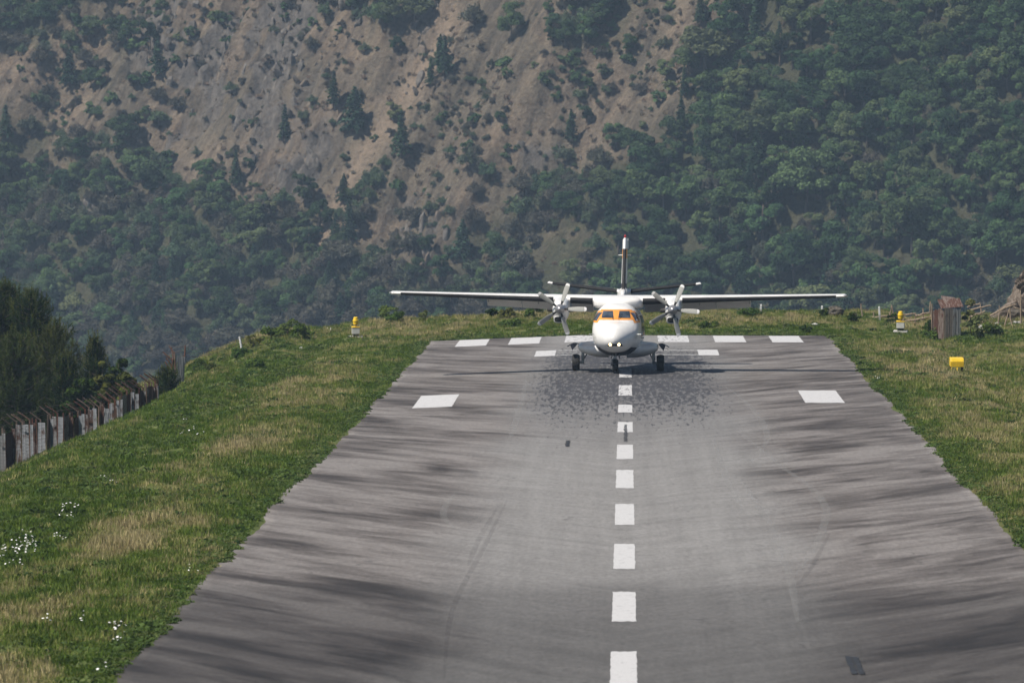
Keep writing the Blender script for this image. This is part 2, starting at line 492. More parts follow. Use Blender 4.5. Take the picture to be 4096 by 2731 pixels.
    c = t.mix(0.8, c, t.mix(1.0, c, t.ramp(fine, [(0.25, 0.62), (0.75, 1.38)]), 'MULTIPLY'))
    grain = t.noise(t.coord('Object', (9.0, 1.3, 0.0), (5, 2, 0)), 1.0, 3, 0.8)
    c = t.mix(1.0, c, t.ramp(grain, [(0.28, 0.80), (0.5, 1.0), (0.72, 1.18)]), 'MULTIPLY')
    c = t.mix(0.6, c, t.mix(1.0, c, t.ramp(grit, [(0.25, 0.5), (0.75, 1.5)]), 'MULTIPLY'))
    h = t.math('ADD', t.math('MULTIPLY', fine, 0.6), t.math('MULTIPLY', grit, 0.4))
    t.pbsdf(c, 0.82, normal=t.bump(h, 0.25, 0.01), spec=0.35); return t.mat
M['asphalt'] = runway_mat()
rx = np.linspace(RW_L, RW_R, 61); ry = np.concatenate([np.linspace(-30, 95, 26), np.arange(96, RW_END + 0.1, 0.5)])
def runway_z(X, Y): return plane_z(Y) + tilt(X, Y) + 0.012
Xg, Yg = np.meshgrid(rx, ry)
jl = (fbm(ry / 7.0, ry * 0 + 2.2, 6, 71) - 0.5) * 0.7; jr = (fbm(ry / 7.0, ry * 0 + 5.2, 6, 72) - 0.5) * 0.7
Xg = Xg + jl[:, None] * sstep(RW_L + 1.2, RW_L, Xg) + jr[:, None] * sstep(RW_R - 1.2, RW_R, Xg)
Yg[-1] += (fbm(rx / 1.5, rx * 0 + 9, 3, 73) - 0.5) * 1.2
V = np.stack([Xg, Yg, runway_z(Xg, Yg)], -1).reshape(-1, 3)
nx, ny = len(rx), len(ry)
i0 = (np.arange(ny - 1)[:, None] * nx + np.arange(nx - 1)[None, :]).ravel()
Q = np.stack([i0, i0 + 1, i0 + nx + 1, i0 + nx], 1)
# broken edge of the surfacing: a skirt down into the soil
def skirt(idx):
    global V, Q
    low = V[idx].copy(); low[:, 2] -= 0.2; o = len(V); V = np.vstack([V, low])
    a = np.array(idx); q = np.stack([a[:-1], a[1:], o + np.arange(1, len(a)), o + np.arange(len(a) - 1)], 1); Q = np.vstack([Q, q])
skirt([r * nx for r in range(ny)]); skirt([r * nx + nx - 1 for r in range(ny)]); skirt([(ny - 1) * nx + k for k in range(nx)])
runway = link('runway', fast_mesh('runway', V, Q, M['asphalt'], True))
tag(runway, kind='structure')

def mark_mat():
    t = NT('worn_white_marking'); v = t.coord('Object')
    n = t.noise(t.coord('Object', (1.2, 0.5, 0)), 4.0, 6, 0.72); m = t.noise(v, 30.0, 3, 0.7)
    c = t.ramp(m, [(0.2, (0.36, 0.36, 0.36)), (0.75, (0.52, 0.52, 0.52))])
    sep = t.n('SeparateXYZ'); t.l(v, sep.inputs[0])
    zone = t.math('MULTIPLY', t.maprange(sep.outputs[1], 236.0, 285.0), t.math('SUBTRACT', 1.0, t.maprange(t.math('ABSOLUTE', sep.outputs[0]), 1.8, 6.2)))
    dab = t.noise(t.coord('Object', (6.8, 0.40, 0.0)), 1.0, 4, 0.64)
    hit = t.maprange(t.math('SUBTRACT', dab, t.math('MULTIPLY_ADD', zone, -0.20, 0.73)), 0.0, 0.06)
    c = t.mix(t.math('MULTIPLY', hit, 0.62), c, (0.07, 0.07, 0.07))
    wear = t.maprange(n, 0.54, 0.70)
    c = t.mix(t.math('MULTIPLY', wear, 0.7), c, (0.2, 0.2, 0.205))
    t.pbsdf(c, 0.75, spec=0.3); return t.mat
M['mark'] = mark_mat()
def tar_mat(name, col, amt):
    t = NT(name); v = t.coord('Object', (3, 0.6, 0))
    f = t.noise(v, 2.0, 5, 0.7)
    b = t.n('BsdfPrincipled'); b.inputs['Base Color'].default_value = (*col, 1); b.inputs['Roughness'].default_value = 0.75
    tr = t.n('BsdfTransparent'); mx = t.n('MixShader')
    t.l(t.maprange(f, 0.25, 0.65, amt * 0.25, amt), mx.inputs[0]); t.l(tr.outputs[0], mx.inputs[1]); t.l(b.outputs[0], mx.inputs[2])
    t.l(mx.outputs[0], t.out.inputs[0]); return t.mat
M['mark_worn'] = tar_mat('rubbed_out_marking', (0.42, 0.42, 0.41), 0.6)
M['scuff_light'] = tar_mat('pale_scuff', (0.34, 0.34, 0.33), 0.17)
M['scuff_dark'] = tar_mat('dark_scuff', (0.06, 0.055, 0.055), 0.14)
M['scuff_tar'] = tar_mat('worn_tar', (0.03, 0.03, 0.032), 0.85)
M['tar'] = paint('black_tar', (0.016, 0.017, 0.019), 0.7, 0.3, 1.2)

rng = random.Random(4)
def dep_row(y4): return FPX * 11.0 / (y4 - 467.0)
def y_of(x, dep_px_y):           # runway Y whose image row is dep_px_y (4096 frame), on the runway plane
    return on_plane(x, dep_px_y)[1]
def flat_mark(name, x0, x1, y0, y1, m, lift=0.006, seed=0, rag=0.012):
    """a painted rectangle that follows the surface, with slightly ragged edges"""
    n = 24; nxm = 6; vs = []; fs = []; r = random.Random(seed)
    for j in range(n + 1):
        y = y0 + (y1 - y0) * j / n
        a = x0 + r.uniform(-rag, rag); b = x1 + r.uniform(-rag, rag)
        for k in range(nxm + 1):
            x = a + (b - a) * k / nxm
            yy = y + (r.uniform(-0.12, 0.12) if j in (0, n) else 0)
            vs.append((x, yy, float(runway_z(np.array(x), np.array(yy))) + lift))
    for j in range(n):
        for k in range(nxm):
            q = j * (nxm + 1) + k; fs.append((q, q + 1, q + nxm + 2, q + nxm + 1))
    o = link(name, new_mesh(name, vs, fs, M[m]), runway); return o
dash_rows = [(848, 867), (885, 909), (930, 948), (970, 993), (1022, 1055), (1080, 1122), (1158, 1206), (1250, 1307), (1360, 1428), (1497, 1582), (1672, 1790)]
for k, (a, b) in enumerate(dash_rows):
    flat_mark('centre_line_dash', -0.30, 0.23, y_of(2505, b * 1.7415), y_of(2505, a * 1.7415), 'mark', seed=k)
ty0, ty1 = 343.5, 353.6
for k, xc in enumerate((-7.62, -5.02, -2.26, 2.32, 5.1, 7.9)):
    flat_mark('threshold_bar', xc - 0.76, xc + 0.76, ty0, ty1, 'mark', seed=20 + k)
for k, (a, b) in enumerate(((-8.25, -6.72), (6.9, 8.42))):
    flat_mark('aiming_point_bar', a, b, 270.6, 282.8, 'mark', seed=30 + k)
yb0, yb1 = 324.5, 332.3
flat_mark('transverse_stripe', -4.25, -3.3, yb0, yb1, 'mark', seed=41); flat_mark('transverse_stripe', 3.35, 4.3, yb0, yb1, 'mark', seed=42)
flat_mark('transverse_stripe', -3.28, 3.33, yb0, yb0 + 1.5, 'mark_worn', seed=43, rag=0.0); flat_mark('transverse_stripe', -3.28, 3.33, yb1 - 1.6, yb1, 'mark_worn', seed=44, rag=0.0)
flat_mark('transverse_stripe', -3.2, -1.2, yb0 + 3.1, yb0 + 3.9, 'mark_worn', seed=45, rag=0.0)

def scuff(pts, w0, w1, m, lift):
    """a tyre scuff along a curve given in picture points of the 2352 px wide view, laid on the runway"""
    P = [on_plane(x * 1.7415, y * 1.7415) for x, y in pts]
    P = np.array(P); tt = np.linspace(0, len(P) - 1, 40); out = []
    for t in tt:
        i = min(int(t), len(P) - 2); f = t - i
        p0 = P[max(i - 1, 0)]; p1 = P[i]; p2 = P[i + 1]; p3 = P[min(i + 2, len(P) - 1)]
        out.append(0.5 * ((2 * p1) + (-p0 + p2) * f + (2 * p0 - 5 * p1 + 4 * p2 - p3) * f * f + (-p0 + 3 * p1 - 3 * p2 + p3) * f ** 3))
    vs = []; fs = []
    for i, p in enumerate(out):
        w = w0 + (w1 - w0) * math.sin(math.pi * i / 39.0)
        for sx in (-0.5, 0.5):
            x = p[0] + sx * w; vs.append((x, p[1], float(runway_z(np.array(x), np.array(p[1]))) + lift))
    for i in range(39): fs.append((2 * i, 2 * i + 1, 2 * i + 3, 2 * i + 2))
    link('tyre_scuff', new_mesh('tyre_scuff', vs, fs, M[m]), runway)
L_ = 0.004
for j, (pts, w, m) in enumerate([
    ([(1660, 885), (1705, 918), (1745, 960), (1762, 1000), (1752, 1030), (1722, 1062)], .22, 'scuff_light'),
    ([(1690, 985), (1790, 1068), (1860, 1118), (1896, 1165), (1893, 1205), (1868, 1262), (1826, 1322)], .24, 'scuff_light'),
    ([(1905, 1225), (1880, 1275), (1845, 1330), (1815, 1350)], .12, 'scuff_dark'),
    ([(1700, 1100), (1770, 1210), (1815, 1330), (1832, 1430)], .22, 'scuff_light'),
    ([(1140, 1170), (1100, 1240), (1075, 1300)], .16, 'scuff_dark'),
    ([(1165, 1150), (1110, 1260), (1040, 1400), (1020, 1560)], .14, 'scuff_dark'),
    ([(1050, 1130), (1025, 1160), (1020, 1190), (1045, 1215)], .2, 'scuff_light'),
    ([(1210, 870), (1190, 950), (1170, 1010)], .25, 'scuff_light'),
    ([(1640, 1010), (1665, 1090), (1705, 1170)], .2, 'scuff_light'),
]):
    scuff(pts, w * 0.3, w, m, L_ + 0.0007 * j)
pa, pb = on_plane(3440, 2700), on_plane(3440, 2632)
flat_mark('tar_patch', pa[0] - 0.02, pa[0] + 0.10, pa[1], pb[1], 'tar', 0.018, 51, 0.012)
flat_mark('tar_patch', pa[0] - 0.16, pa[0] - 0.035, pa[1], pb[1] + 0.2, 'tar', 0.018, 52, 0.012)
pa, pb = on_plane(2503, 1768), on_plane(2500, 1700)
flat_mark('tar_patch', pa[0] - 0.06, pa[0] + 0.05, pa[1], pb[1], 'scuff_tar', 0.020, 53, 0.03)
pa, pb = on_plane(2268, 1788), on_plane(2268, 1764)
flat_mark('tar_patch', pa[0] - 0.07, pa[0] + 0.07, pa[1], pb[1], 'tar', 0.018, 54, 0.03)

import bmesh
# ------------------------------------------------------------------ the hillside across the valley
HC = at_depth(2048, 700, 1260.0)
UX, UY = 0.64, 0.77                  # uphill direction on the map
SLOPE = 1.10
def _rockmask(px, py):
    m = np.zeros_like(px)
    for cx, cy, rx_, ry_, w in ((930, 170, 420, 270, 1.0), (640, 560, 150, 150, 0.9), (1210, 690, 170, 110, .8), (1290, 560, 120, 140, .6),
                                (1000, 430, 330, 260, .55), (1640, 940, 170, 160, .75), (320, 850, 120, 80, .7), (2160, 620, 150, 70, .5),
                                (1700, 250, 120, 200, .45), (2900, 120, 160, 140, .35), (3960, 1010, 160, 130, .5), (2560, 90, 160, 80, .5)):
        m = np.maximum(m, w * np.exp(-(((px - cx) / rx_) ** 2 + ((py - cy) / ry_) ** 2)))
    return m
def hill_base(X, Y):
    dx, dy = X - HC[0], Y - HC[1]
    q = UX * dx + UY * dy; c = UY * dx - UX * dy
    return q, c
def hill_z(X, Y, attrs=False):
    X = np.asarray(X, float); Y = np.asarray(Y, float)
    q, c = hill_base(X, Y)
    w = (fbm(q / 60.0, c / 60.0, 3, 101) - 0.5) * 22
    g1 = fbm((c + w) / 34.0, q / 190.0, 4, 103) - 0.5
    g2 = np.abs(fbm((c + w * 0.7) / 15.0, q / 80.0, 4, 107) - 0.5)
    z0 = HC[2] + SLOPE * q + g1 * 22 - g2 * 13
    P = project(np.stack([X, Y, z0], -1))
    rock = _rockmask(P[..., 0], P[..., 1])
    rn = fbm(c / 7.0, q / 10.0, 4, 111)
    rk = np.clip(rock * 1.4 * sstep(0.36, 0.60, rn), 0, 1)
    step = 5.5
    qq = (z0 + (fbm(c / 9.0, q / 14.0, 4, 113) - 0.5) * 12) / step
    terr = (np.floor(qq) + sstep(0.30, 0.62, qq - np.floor(qq)) - qq) * step
    z = z0 + rk * terr * 0.95
    z = z + rk * ((fbm(c / 1.7, q / 3.6, 4, 115) - 0.5) * 3.2 - np.abs(fbm(c / 2.6, q / 16.0, 3, 116) - 0.5) * 11)
    z = z + (fbm(X / 5.0, Y / 5.0, 4, 117) - 0.5) * 2.2 + (fbm(X / 1.3, Y / 1.3, 3, 119) - 0.5) * 1.2
    z = np.clip(z, -430 + (fbm(X / 60., Y / 60., 2, 5)) * 8, -1.5 - fbm(X / 30., Y / 30., 2, 6))
    if attrs: return z, rk
    return z

# tree cover (0-9) read off the photograph, cells of 200 x 125 px of the 4096 px frame
COVER = [
 "86541236620661386999999",
 "63630025314641776999999",
 "35420012352223988999999",
 "54420003402235965999999",
 "65521041125127999999999",
 "66543124152589999999999",
 "88766567146999999999998",
 "99999983466688999999997",
 "99999985567789999999998",
 "99999997777899999999999",
 "99999998888999999999999",
 "99999999999999999999999",
 "99999999999999999999999"]
CV = np.array([[int(ch) for ch in r[:21]] for r in COVER], float)
GULLY = [(1800, 40), (1700, 260), (1560, 480), (1440, 640), (1350, 820), (1290, 1000)]     # pale grassy spur running down the slope
def cover(px, py, want_bare=False):
    gx_ = np.clip(px / 200.0 - 0.5, 0, 19.99); gy_ = np.clip(py / 125.0 - 0.5, 0, 11.99)
    ix = gx_.astype(int); iy = gy_.astype(int); fx = gx_ - ix; fy = gy_ - iy
    dg = np.full(np.shape(px), 1e9)
    for (ax, ay), (bx, by) in zip(GULLY[:-1], GULLY[1:]):
        tt = np.clip(((px - ax) * (bx - ax) + (py - ay) * (by - ay)) / ((bx - ax) ** 2 + (by - ay) ** 2), 0, 1)
        dg = np.minimum(dg, np.hypot(px - ax - tt * (bx - ax), py - ay - tt * (by - ay)))
    bare = np.exp(-(dg / 48.0) ** 2)
    if want_bare: return bare
    return (1 - 0.95 * bare) * ((CV[iy, ix] * (1 - fx) + CV[iy, ix + 1] * fx) * (1 - fy) + (CV[iy + 1, ix] * (1 - fx) + CV[iy + 1, ix + 1] * fx) * fy) / 9.0

def hill_mat():
    t = NT('dry_hillside'); v = t.coord('Object')
    rk = t.n('Attribute', attribute_name='rock'); cvr = t.n('Attribute', attribute_name='cover')
    n1 = t.noise(v, 0.16, 6, 0.68); n2 = t.noise(v, 1.3, 6, 0.75); n3 = t.noise(t.coord('Object', (1, 1, 0.5)), 0.55, 6, 0.75)
    n4 = t.noise(v, 0.05, 4, 0.6)
    aq, ac = t.n('Attribute', attribute_name='along'), t.n('Attribute', attribute_name='across')
    cb = t.n('CombineXYZ'); t.l(t.math('MULTIPLY', ac.outputs['Fac'], 0.42), cb.inputs[0]); t.l(t.math('MULTIPLY', aq.outputs['Fac'], 0.10), cb.inputs[1])
    rib = t.noise(cb.outputs[0], 1.0, 7, 0.72, 0.7)      # washed-out ribs that follow the fall line
    straw = t.ramp(t.math('MULTIPLY_ADD', n2, 0.6, t.math('MULTIPLY', n1, 0.45)), [(0.36, (0.058, 0.046, 0.036)), (0.50, (0.135, 0.106, 0.078)), (0.64, (0.205, 0.168, 0.128))])
    grey = t.ramp(n2, [(0.3, (0.06, 0.052, 0.04)), (0.7, (0.14, 0.125, 0.095))])
    c = t.mix(t.maprange(n4, 0.40, 0.60), straw, t.mix(0.75, straw, grey))
    rc = t.ramp(n3, [(0.28, (0.036, 0.032, 0.029)), (0.5, (0.108, 0.096, 0.084)), (0.68, (0.180, 0.160, 0.138)), (0.84, (0.30, 0.275, 0.235))])
    c = t.mix(1.0, c, t.ramp(rib, [(0.34, (0.42, 0.43, 0.46)), (0.5, (0.92, 0.90, 0.88)), (0.62, (1.25, 1.2, 1.12))]), 'MULTIPLY')
    br = t.n('Attribute', attribute_name='bare')
    c = t.mix(t.math('MULTIPLY', br.outputs['Fac'], t.maprange(n2, 0.3, 0.6, 0.25, 0.8)), c, (0.25, 0.19, 0.135))
    k = t.math('ADD', rk.outputs['Fac'], t.math('MULTIPLY_ADD', n2, 0.9, -0.45), clamp=True)
    c = t.mix(t.maprange(k, 0.35, 0.75), c, rc)
    u = t.math('MULTIPLY', t.math('SUBTRACT', 1.0, rk.outputs['Fac']), t.maprange(t.math('ADD', cvr.outputs['Fac'], t.math('MULTIPLY_ADD', n1, 0.8, -0.4)), 0.45, 0.8))
    c = t.mix(t.math('MULTIPLY', u, 0.85), c, t.ramp(n2, [(0.3, (0.022, 0.026, 0.014)), (0.7, (0.065, 0.07, 0.036))]))
    h = t.math('ADD', n2, t.math('MULTIPLY', n3, 0.8))
    t.pbsdf(c, 0.95, normal=t.bump(h, 1.0, 0.6), spec=0.1); return t.mat
M['hill'] = hill_mat()
hx = np.concatenate([np.linspace(-700, -175, 22), np.arange(-170, 118, 0.62), np.linspace(124, 620, 22)])
hy = np.concatenate([np.linspace(430, 1040, 46), np.arange(1044, 1420, 0.72), np.linspace(1424, 1900, 40)])
Xh, Yh = np.meshgrid(hx, hy)
Zh, RKh = hill_z(Xh, Yh, True)
Ph = project(np.stack([Xh, Yh, Zh], -1))
Vh = np.stack([Xh, Yh, Zh], -1).reshape(-1, 3)
ih = (np.arange(len(hy) - 1)[:, None] * len(hx) + np.arange(len(hx) - 1)[None, :]).ravel()
hme = fast_mesh('hillside', Vh, np.stack([ih, ih + 1, ih + len(hx) + 1, ih + len(hx)], 1), M['hill'], True)
for nm, arr in (('rock', RKh), ('along', hill_base(Xh, Yh)[0]), ('across', hill_base(Xh, Yh)[1]), ('bare', cover(np.clip(Ph[..., 0], 0, 4096), np.clip(Ph[..., 1], 0, 1500), True)), ('cover', cover(np.clip(Ph[..., 0], 0, 4096), np.clip(Ph[..., 1], 0, 1500)))):
    a = hme.attributes.new(nm, 'FLOAT', 'POINT'); a.data.foreach_set('value', arr.ravel().astype(np.float32))
tag(link('hillside', hme), kind='structure')

def hit_hill(px, py):
    d = ray(px, py); t = np.arange(1000, 1750, 1.0)
    Pp = d[None, :] * t[:, None]
    f = Pp[:, 2] - hill_z(Pp[:, 0], Pp[:, 1])
    k = np.argmax(f < 0)
    p = Pp[k]
    return np.array([p[0], p[1], hill_z(p[0:1], p[1:2])[0]])

# ---- plants as shared meshes
def leaf_quads(Cn, Nn, size, r, aspect=1.0):
    """quads at centres Cn facing Nn"""
    n = len(Cn)
    Nn = Nn / (np.linalg.norm(Nn, axis=1, keepdims=True) + 1e-9)
    a = r.normal(size=(n, 3)); a -= (a * Nn).sum(1, keepdims=True) * Nn; a /= np.linalg.norm(a, axis=1, keepdims=True) + 1e-9
    b = np.cross(Nn, a)
    s = np.asarray(size).reshape(-1, 1) * 0.5
    jit = r.uniform(0.6, 1.25, (4, n, 1))
    vs = np.stack([Cn + (-a * aspect - b) * s * jit[0], Cn + (a * aspect - b) * s * jit[1], Cn + (a * aspect + b) * s * jit[2], Cn + (-a * aspect + b) * s * jit[3]], 1)
    return vs.reshape(-1, 3), np.arange(4 * n).reshape(-1, 4)
def rand_dir(r, n):
    v = r.normal(size=(n, 3)); return v / np.linalg.norm(v, axis=1, keepdims=True)
def trunk_mesh(name, H, r0, r, limbs=6, crown0=0.35, spread=0.3, mat='bark', lean=0.05):
    mb = MB(); pts = []; x = y = 0.0
    for k in range(6):
        f = k / 5.0; pts.append((x, y, H * 0.86 * f - (0.8 if k == 0 else 0))); x += r.normal() * lean * H * 0.2; y += r.normal() * lean * H * 0.2
    mb.tube(pts, [r0 * (1 - 0.8 * k / 5.0) for k in range(6)], 6)
    for k in range(limbs):
        f = crown0 + (0.9 - crown0) * (k + 0.5) / limbs; i = min(int(f * 5), 4)
        b = Vector(pts[i]).lerp(Vector(pts[i + 1]), f * 5 - i); an = k * 2.4 + r.uniform(0, 1)
        L = spread * H * (1.15 - f) * 1.3
        mb.tube([b, b + Vector((math.cos(an) * L * 0.55, math.sin(an) * L * 0.55, L * 0.3)), b + Vector((math.cos(an) * L, math.sin(an) * L, L * 0.75))],
                [r0 * 0.42, r0 * 0.25, r0 * 0.08], 5)
    return new_mesh(name, mb.v, mb.f, M[mat], True)
def broadleaf_crown(name, H, rx_, seed, mat, lobes=16, per=300, leaf=0.27, low=0.22, flat=1.0):
    r = np.random.default_rng(seed); Cs = []; Ns = []
    cz = H * (1 + low) / 2; rz = H * (1 - low) / 2
    for k in range(lobes):
        d = rand_dir(r, 1)[0]; rad = r.uniform(0.2, 0.92) ** 0.8
        c = np.array([d[0] * rx_ * rad, d[1] * rx_ * rad, cz + d[2] * rz * rad * flat])
        lr = r.uniform(0.18, 0.46) * rx_
        n = int(per * (lr / (0.35 * rx_)) ** 2)
        dd = rand_dir(r, n); dd[:, 2] = np.where(dd[:, 2] < -0.35, -dd[:, 2] * 0.6, dd[:, 2])
        sh = r.uniform(0.72, 1.06, (n, 1))
        Cs.append(c + dd * lr * sh * np.array([1, 1, 0.82])); Ns.append(dd * 0.8 + rand_dir(r, n) * 0.75 + np.array([0, 0, 0.25]))
    Cs = np.vstack(Cs); Ns = np.vstack(Ns)
    v, q = leaf_quads(Cs, Ns, r.uniform(0.6, 1.3, len(Cs)) * leaf, r)
    return fast_mesh(name, v, q, M[mat])
def conifer_crown(name, H, rx_, seed, mat, whorls=15, leaf=0.34):
    r = np.random.default_rng(seed); Cs = []; Ns = []
    for k in range(whorls):
        f = k / (whorls - 1.0); z = H * (0.16 + 0.84 * f); L = rx_ * (1.02 - f) ** 0.8 * r.uniform(0.75, 1.2) + 0.12
        nb = r.integers(6, 9)
        for j in range(nb):
            an = 2 * math.pi * (j + r.uniform(-.3, .3)) / nb + k * 0.7; Lb = L * r.uniform(0.65, 1.15)
            m = max(5, int(Lb * 15))
            s = r.uniform(0.12, 1, m); wd = r.normal(size=m) * 0.16 * Lb * (1.1 - s)
            x = s * Lb * math.cos(an) - wd * math.sin(an); y = s * Lb * math.sin(an) + wd * math.cos(an)
            zz = z + 0.12 * Lb - s ** 1.6 * Lb * 0.34 + r.normal(size=m) * 0.10
            Cs.append(np.stack([x, y, zz], 1)); Ns.append(np.array([0, 0, 1.0]) + rand_dir(r, m) * 0.7)
    Cs = np.vstack(Cs); Ns = np.vstack(Ns)
    v, q = leaf_quads(Cs, Ns, r.uniform(0.7, 1.3, len(Cs)) * leaf, r, 1.25)
    return fast_mesh(name, v, q, M[mat])
def bare_crown(name, H, rx_, seed, mat):
    """twiggy, half leafless crown"""
    r = np.random.default_rng(seed)
    n = 2600; d = rand_dir(r, n); d[:, 2] = np.abs(d[:, 2]) * 1.0 - 0.15
    rad = r.uniform(0.25, 1, (n, 1)) ** 0.6
    lump = 0.72 + 0.4 * np.sin(d[:, :1] * 5 + seed) * np.cos(d[:, 1:2] * 4 + seed * 2)
    Cs = np.array([0, 0, H * 0.45]) + d * rad * lump * np.array([rx_, rx_, H * 0.58])
    v, q = leaf_quads(Cs, rand_dir(r, n), r.uniform(0.7, 1.4, n) * 0.30, r, 0.4)
    return fast_mesh(name, v, q, M[mat])

M['leaf_dark'] = foliage('dark_forest_leaf', (0.022, 0.045, 0.022), (0.062, 0.104, 0.046), (0.075, 0.090, 0.045), 0.2, clump=0.5)
M['leaf_mid'] = foliage('mid_green_leaf', (0.040, 0.074, 0.032), (0.096, 0.150, 0.062), (0.105, 0.125, 0.058), 0.2, clump=0.5)
M['leaf_scrub'] = foliage('grey_brown_scrub_leaf', (0.070, 0.070, 0.054), (0.140, 0.130, 0.104), (0.070, 0.105, 0.055), 0.5, clump=0.5)
M['needle_far'] = foliage('far_conifer_needle', (0.022, 0.048, 0.028), (0.055, 0.098, 0.055), None, clump=0.6)

FK = {}      # kinds of far plants: (crown mesh, trunk mesh, nominal height)
for k in range(5):
    r_ = np.random.default_rng(300 + k); rx_ = (3.3, 2.7, 3.8, 3.0, 2.5)[k]; H = (7.6, 8.2, 7.4, 6.2, 7.0)[k]
    for mt, key in (('leaf_dark', 'dark'), ('leaf_mid', 'mid')):
        FK[(key, k)] = (broadleaf_crown('crown', H, rx_, 40 + k, mt, lobes=15 + k % 3 * 3), trunk_mesh('trunk', H, 0.20, r_), H)
for k in range(3):
    FK[('conifer', k)] = (conifer_crown('crown', (10, 8.6, 9.4)[k], (2.3, 2.6, 1.9)[k], 60 + k, 'needle_far'), trunk_mesh('trunk', (10, 8.6, 9.4)[k], 0.2, np.random.default_rng(9 + k), 0, lean=0.01), (10, 8.6, 9.4)[k])
for k in range(3):
    FK[('scrub', k)] = (bare_crown('crown', (4.6, 3.6, 5.2)[k], (2.5, 2.2, 2.4)[k], 80 + k, 'leaf_scrub'), trunk_mesh('trunk', (4.6, 3.6, 5.2)[k], 0.12, np.random.default_rng(19 + k), 9, 0.12, 0.5), (4.6, 3.6, 5.2)[k])
for k in range(2):
    FK[('shrub', k)] = (broadleaf_crown('crown', 2.4, 1.5, 90 + k, 'leaf_mid', lobes=8, per=70, leaf=0.34, low=0.0), trunk_mesh('trunk', 2.0, 0.06, np.random.default_rng(29 + k), 5, 0.1, 0.4), 2.4)

def far_tree(name, key, p, height, label, group=None, cat='tree', rot=0.0, squash=1.0):
    cr, tk, H = FK[key]; s = height / H
    e = empty(name, (p[0], p[1], p[2] - 0.15), (0, 0, rot)); e.scale = (s * squash, s * squash, s)
    tag(e, label, cat, group)
    link('crown', cr, e); link('trunk', tk, e)
    return e

# ---- scatter helper (for growth nobody could count)
protos = {}
def proto_collection(name, meshes):
    col = bpy.data.collections.new(name)
    for k, me in enumerate(meshes):
        o = bpy.data.objects.new('%s_%02d' % (name, k), me); col.objects.link(o)
    return col
def scatter(name, P, rot, scl, idx, meshes, tint=None):
    me = bpy.data.meshes.new(name)
    P = np.asarray(P, np.float32)
    me.vertices.add(len(P)); me.vertices.foreach_set('co', P.ravel())
    def attr(nm, typ, arr, key):
        a = me.attributes.new(nm, typ, 'POINT'); a.data.foreach_set(key, np.ascontiguousarray(arr).ravel())
    attr('rot', 'FLOAT_VECTOR', np.asarray(rot, np.float32), 'vector')
    s = np.asarray(scl, np.float32)
    if s.ndim == 1: s = np.repeat(s[:, None], 3, 1)
    attr('scl', 'FLOAT_VECTOR', s, 'vector'); attr('pick', 'INT', np.asarray(idx, np.int32), 'value')
    attr('tint', 'FLOAT', np.asarray(tint if tint is not None else np.zeros(len(P)), np.float32), 'value')
    me.update()
    col = proto_collection(name + '_kind', meshes)
    ng = bpy.data.node_groups.new(name, 'GeometryNodeTree')
    ng.interface.new_socket('Geometry', in_out='INPUT', socket_type='NodeSocketGeometry')
    ng.interface.new_socket('Geometry', in_out='OUTPUT', socket_type='NodeSocketGeometry')
    N = ng.nodes.new; Lk = ng.links.new
    gi = N('NodeGroupInput'); go = N('NodeGroupOutput'); iop = N('GeometryNodeInstanceOnPoints'); ci = N('GeometryNodeCollectionInfo')
    ci.inputs['Collection'].default_value = col; ci.inputs['Separate Children'].default_value = True; ci.inputs['Reset Children'].default_value = True
    def na(nm, typ):
        nd = N('GeometryNodeInputNamedAttribute'); nd.data_type = typ; nd.inputs['Name'].default_value = nm
        return [o for o in nd.outputs if o.enabled and o.name == 'Attribute'][0]
    Lk(gi.outputs[0], iop.inputs['Points']); Lk(ci.outputs[0], iop.inputs['Instance']); iop.inputs['Pick Instance'].default_value = True
    Lk(na('pick', 'INT'), iop.inputs['Instance Index'])
    Lk(na('rot', 'FLOAT_VECTOR'), iop.inputs['Rotation']); Lk(na('scl', 'FLOAT_VECTOR'), iop.inputs['Scale'])
    Lk(iop.outputs[0], go.inputs[0])
    o = link(name, me); md = o.modifiers.new('scatter', 'NODES'); md.node_group = ng
    return tag(o, kind='stuff')

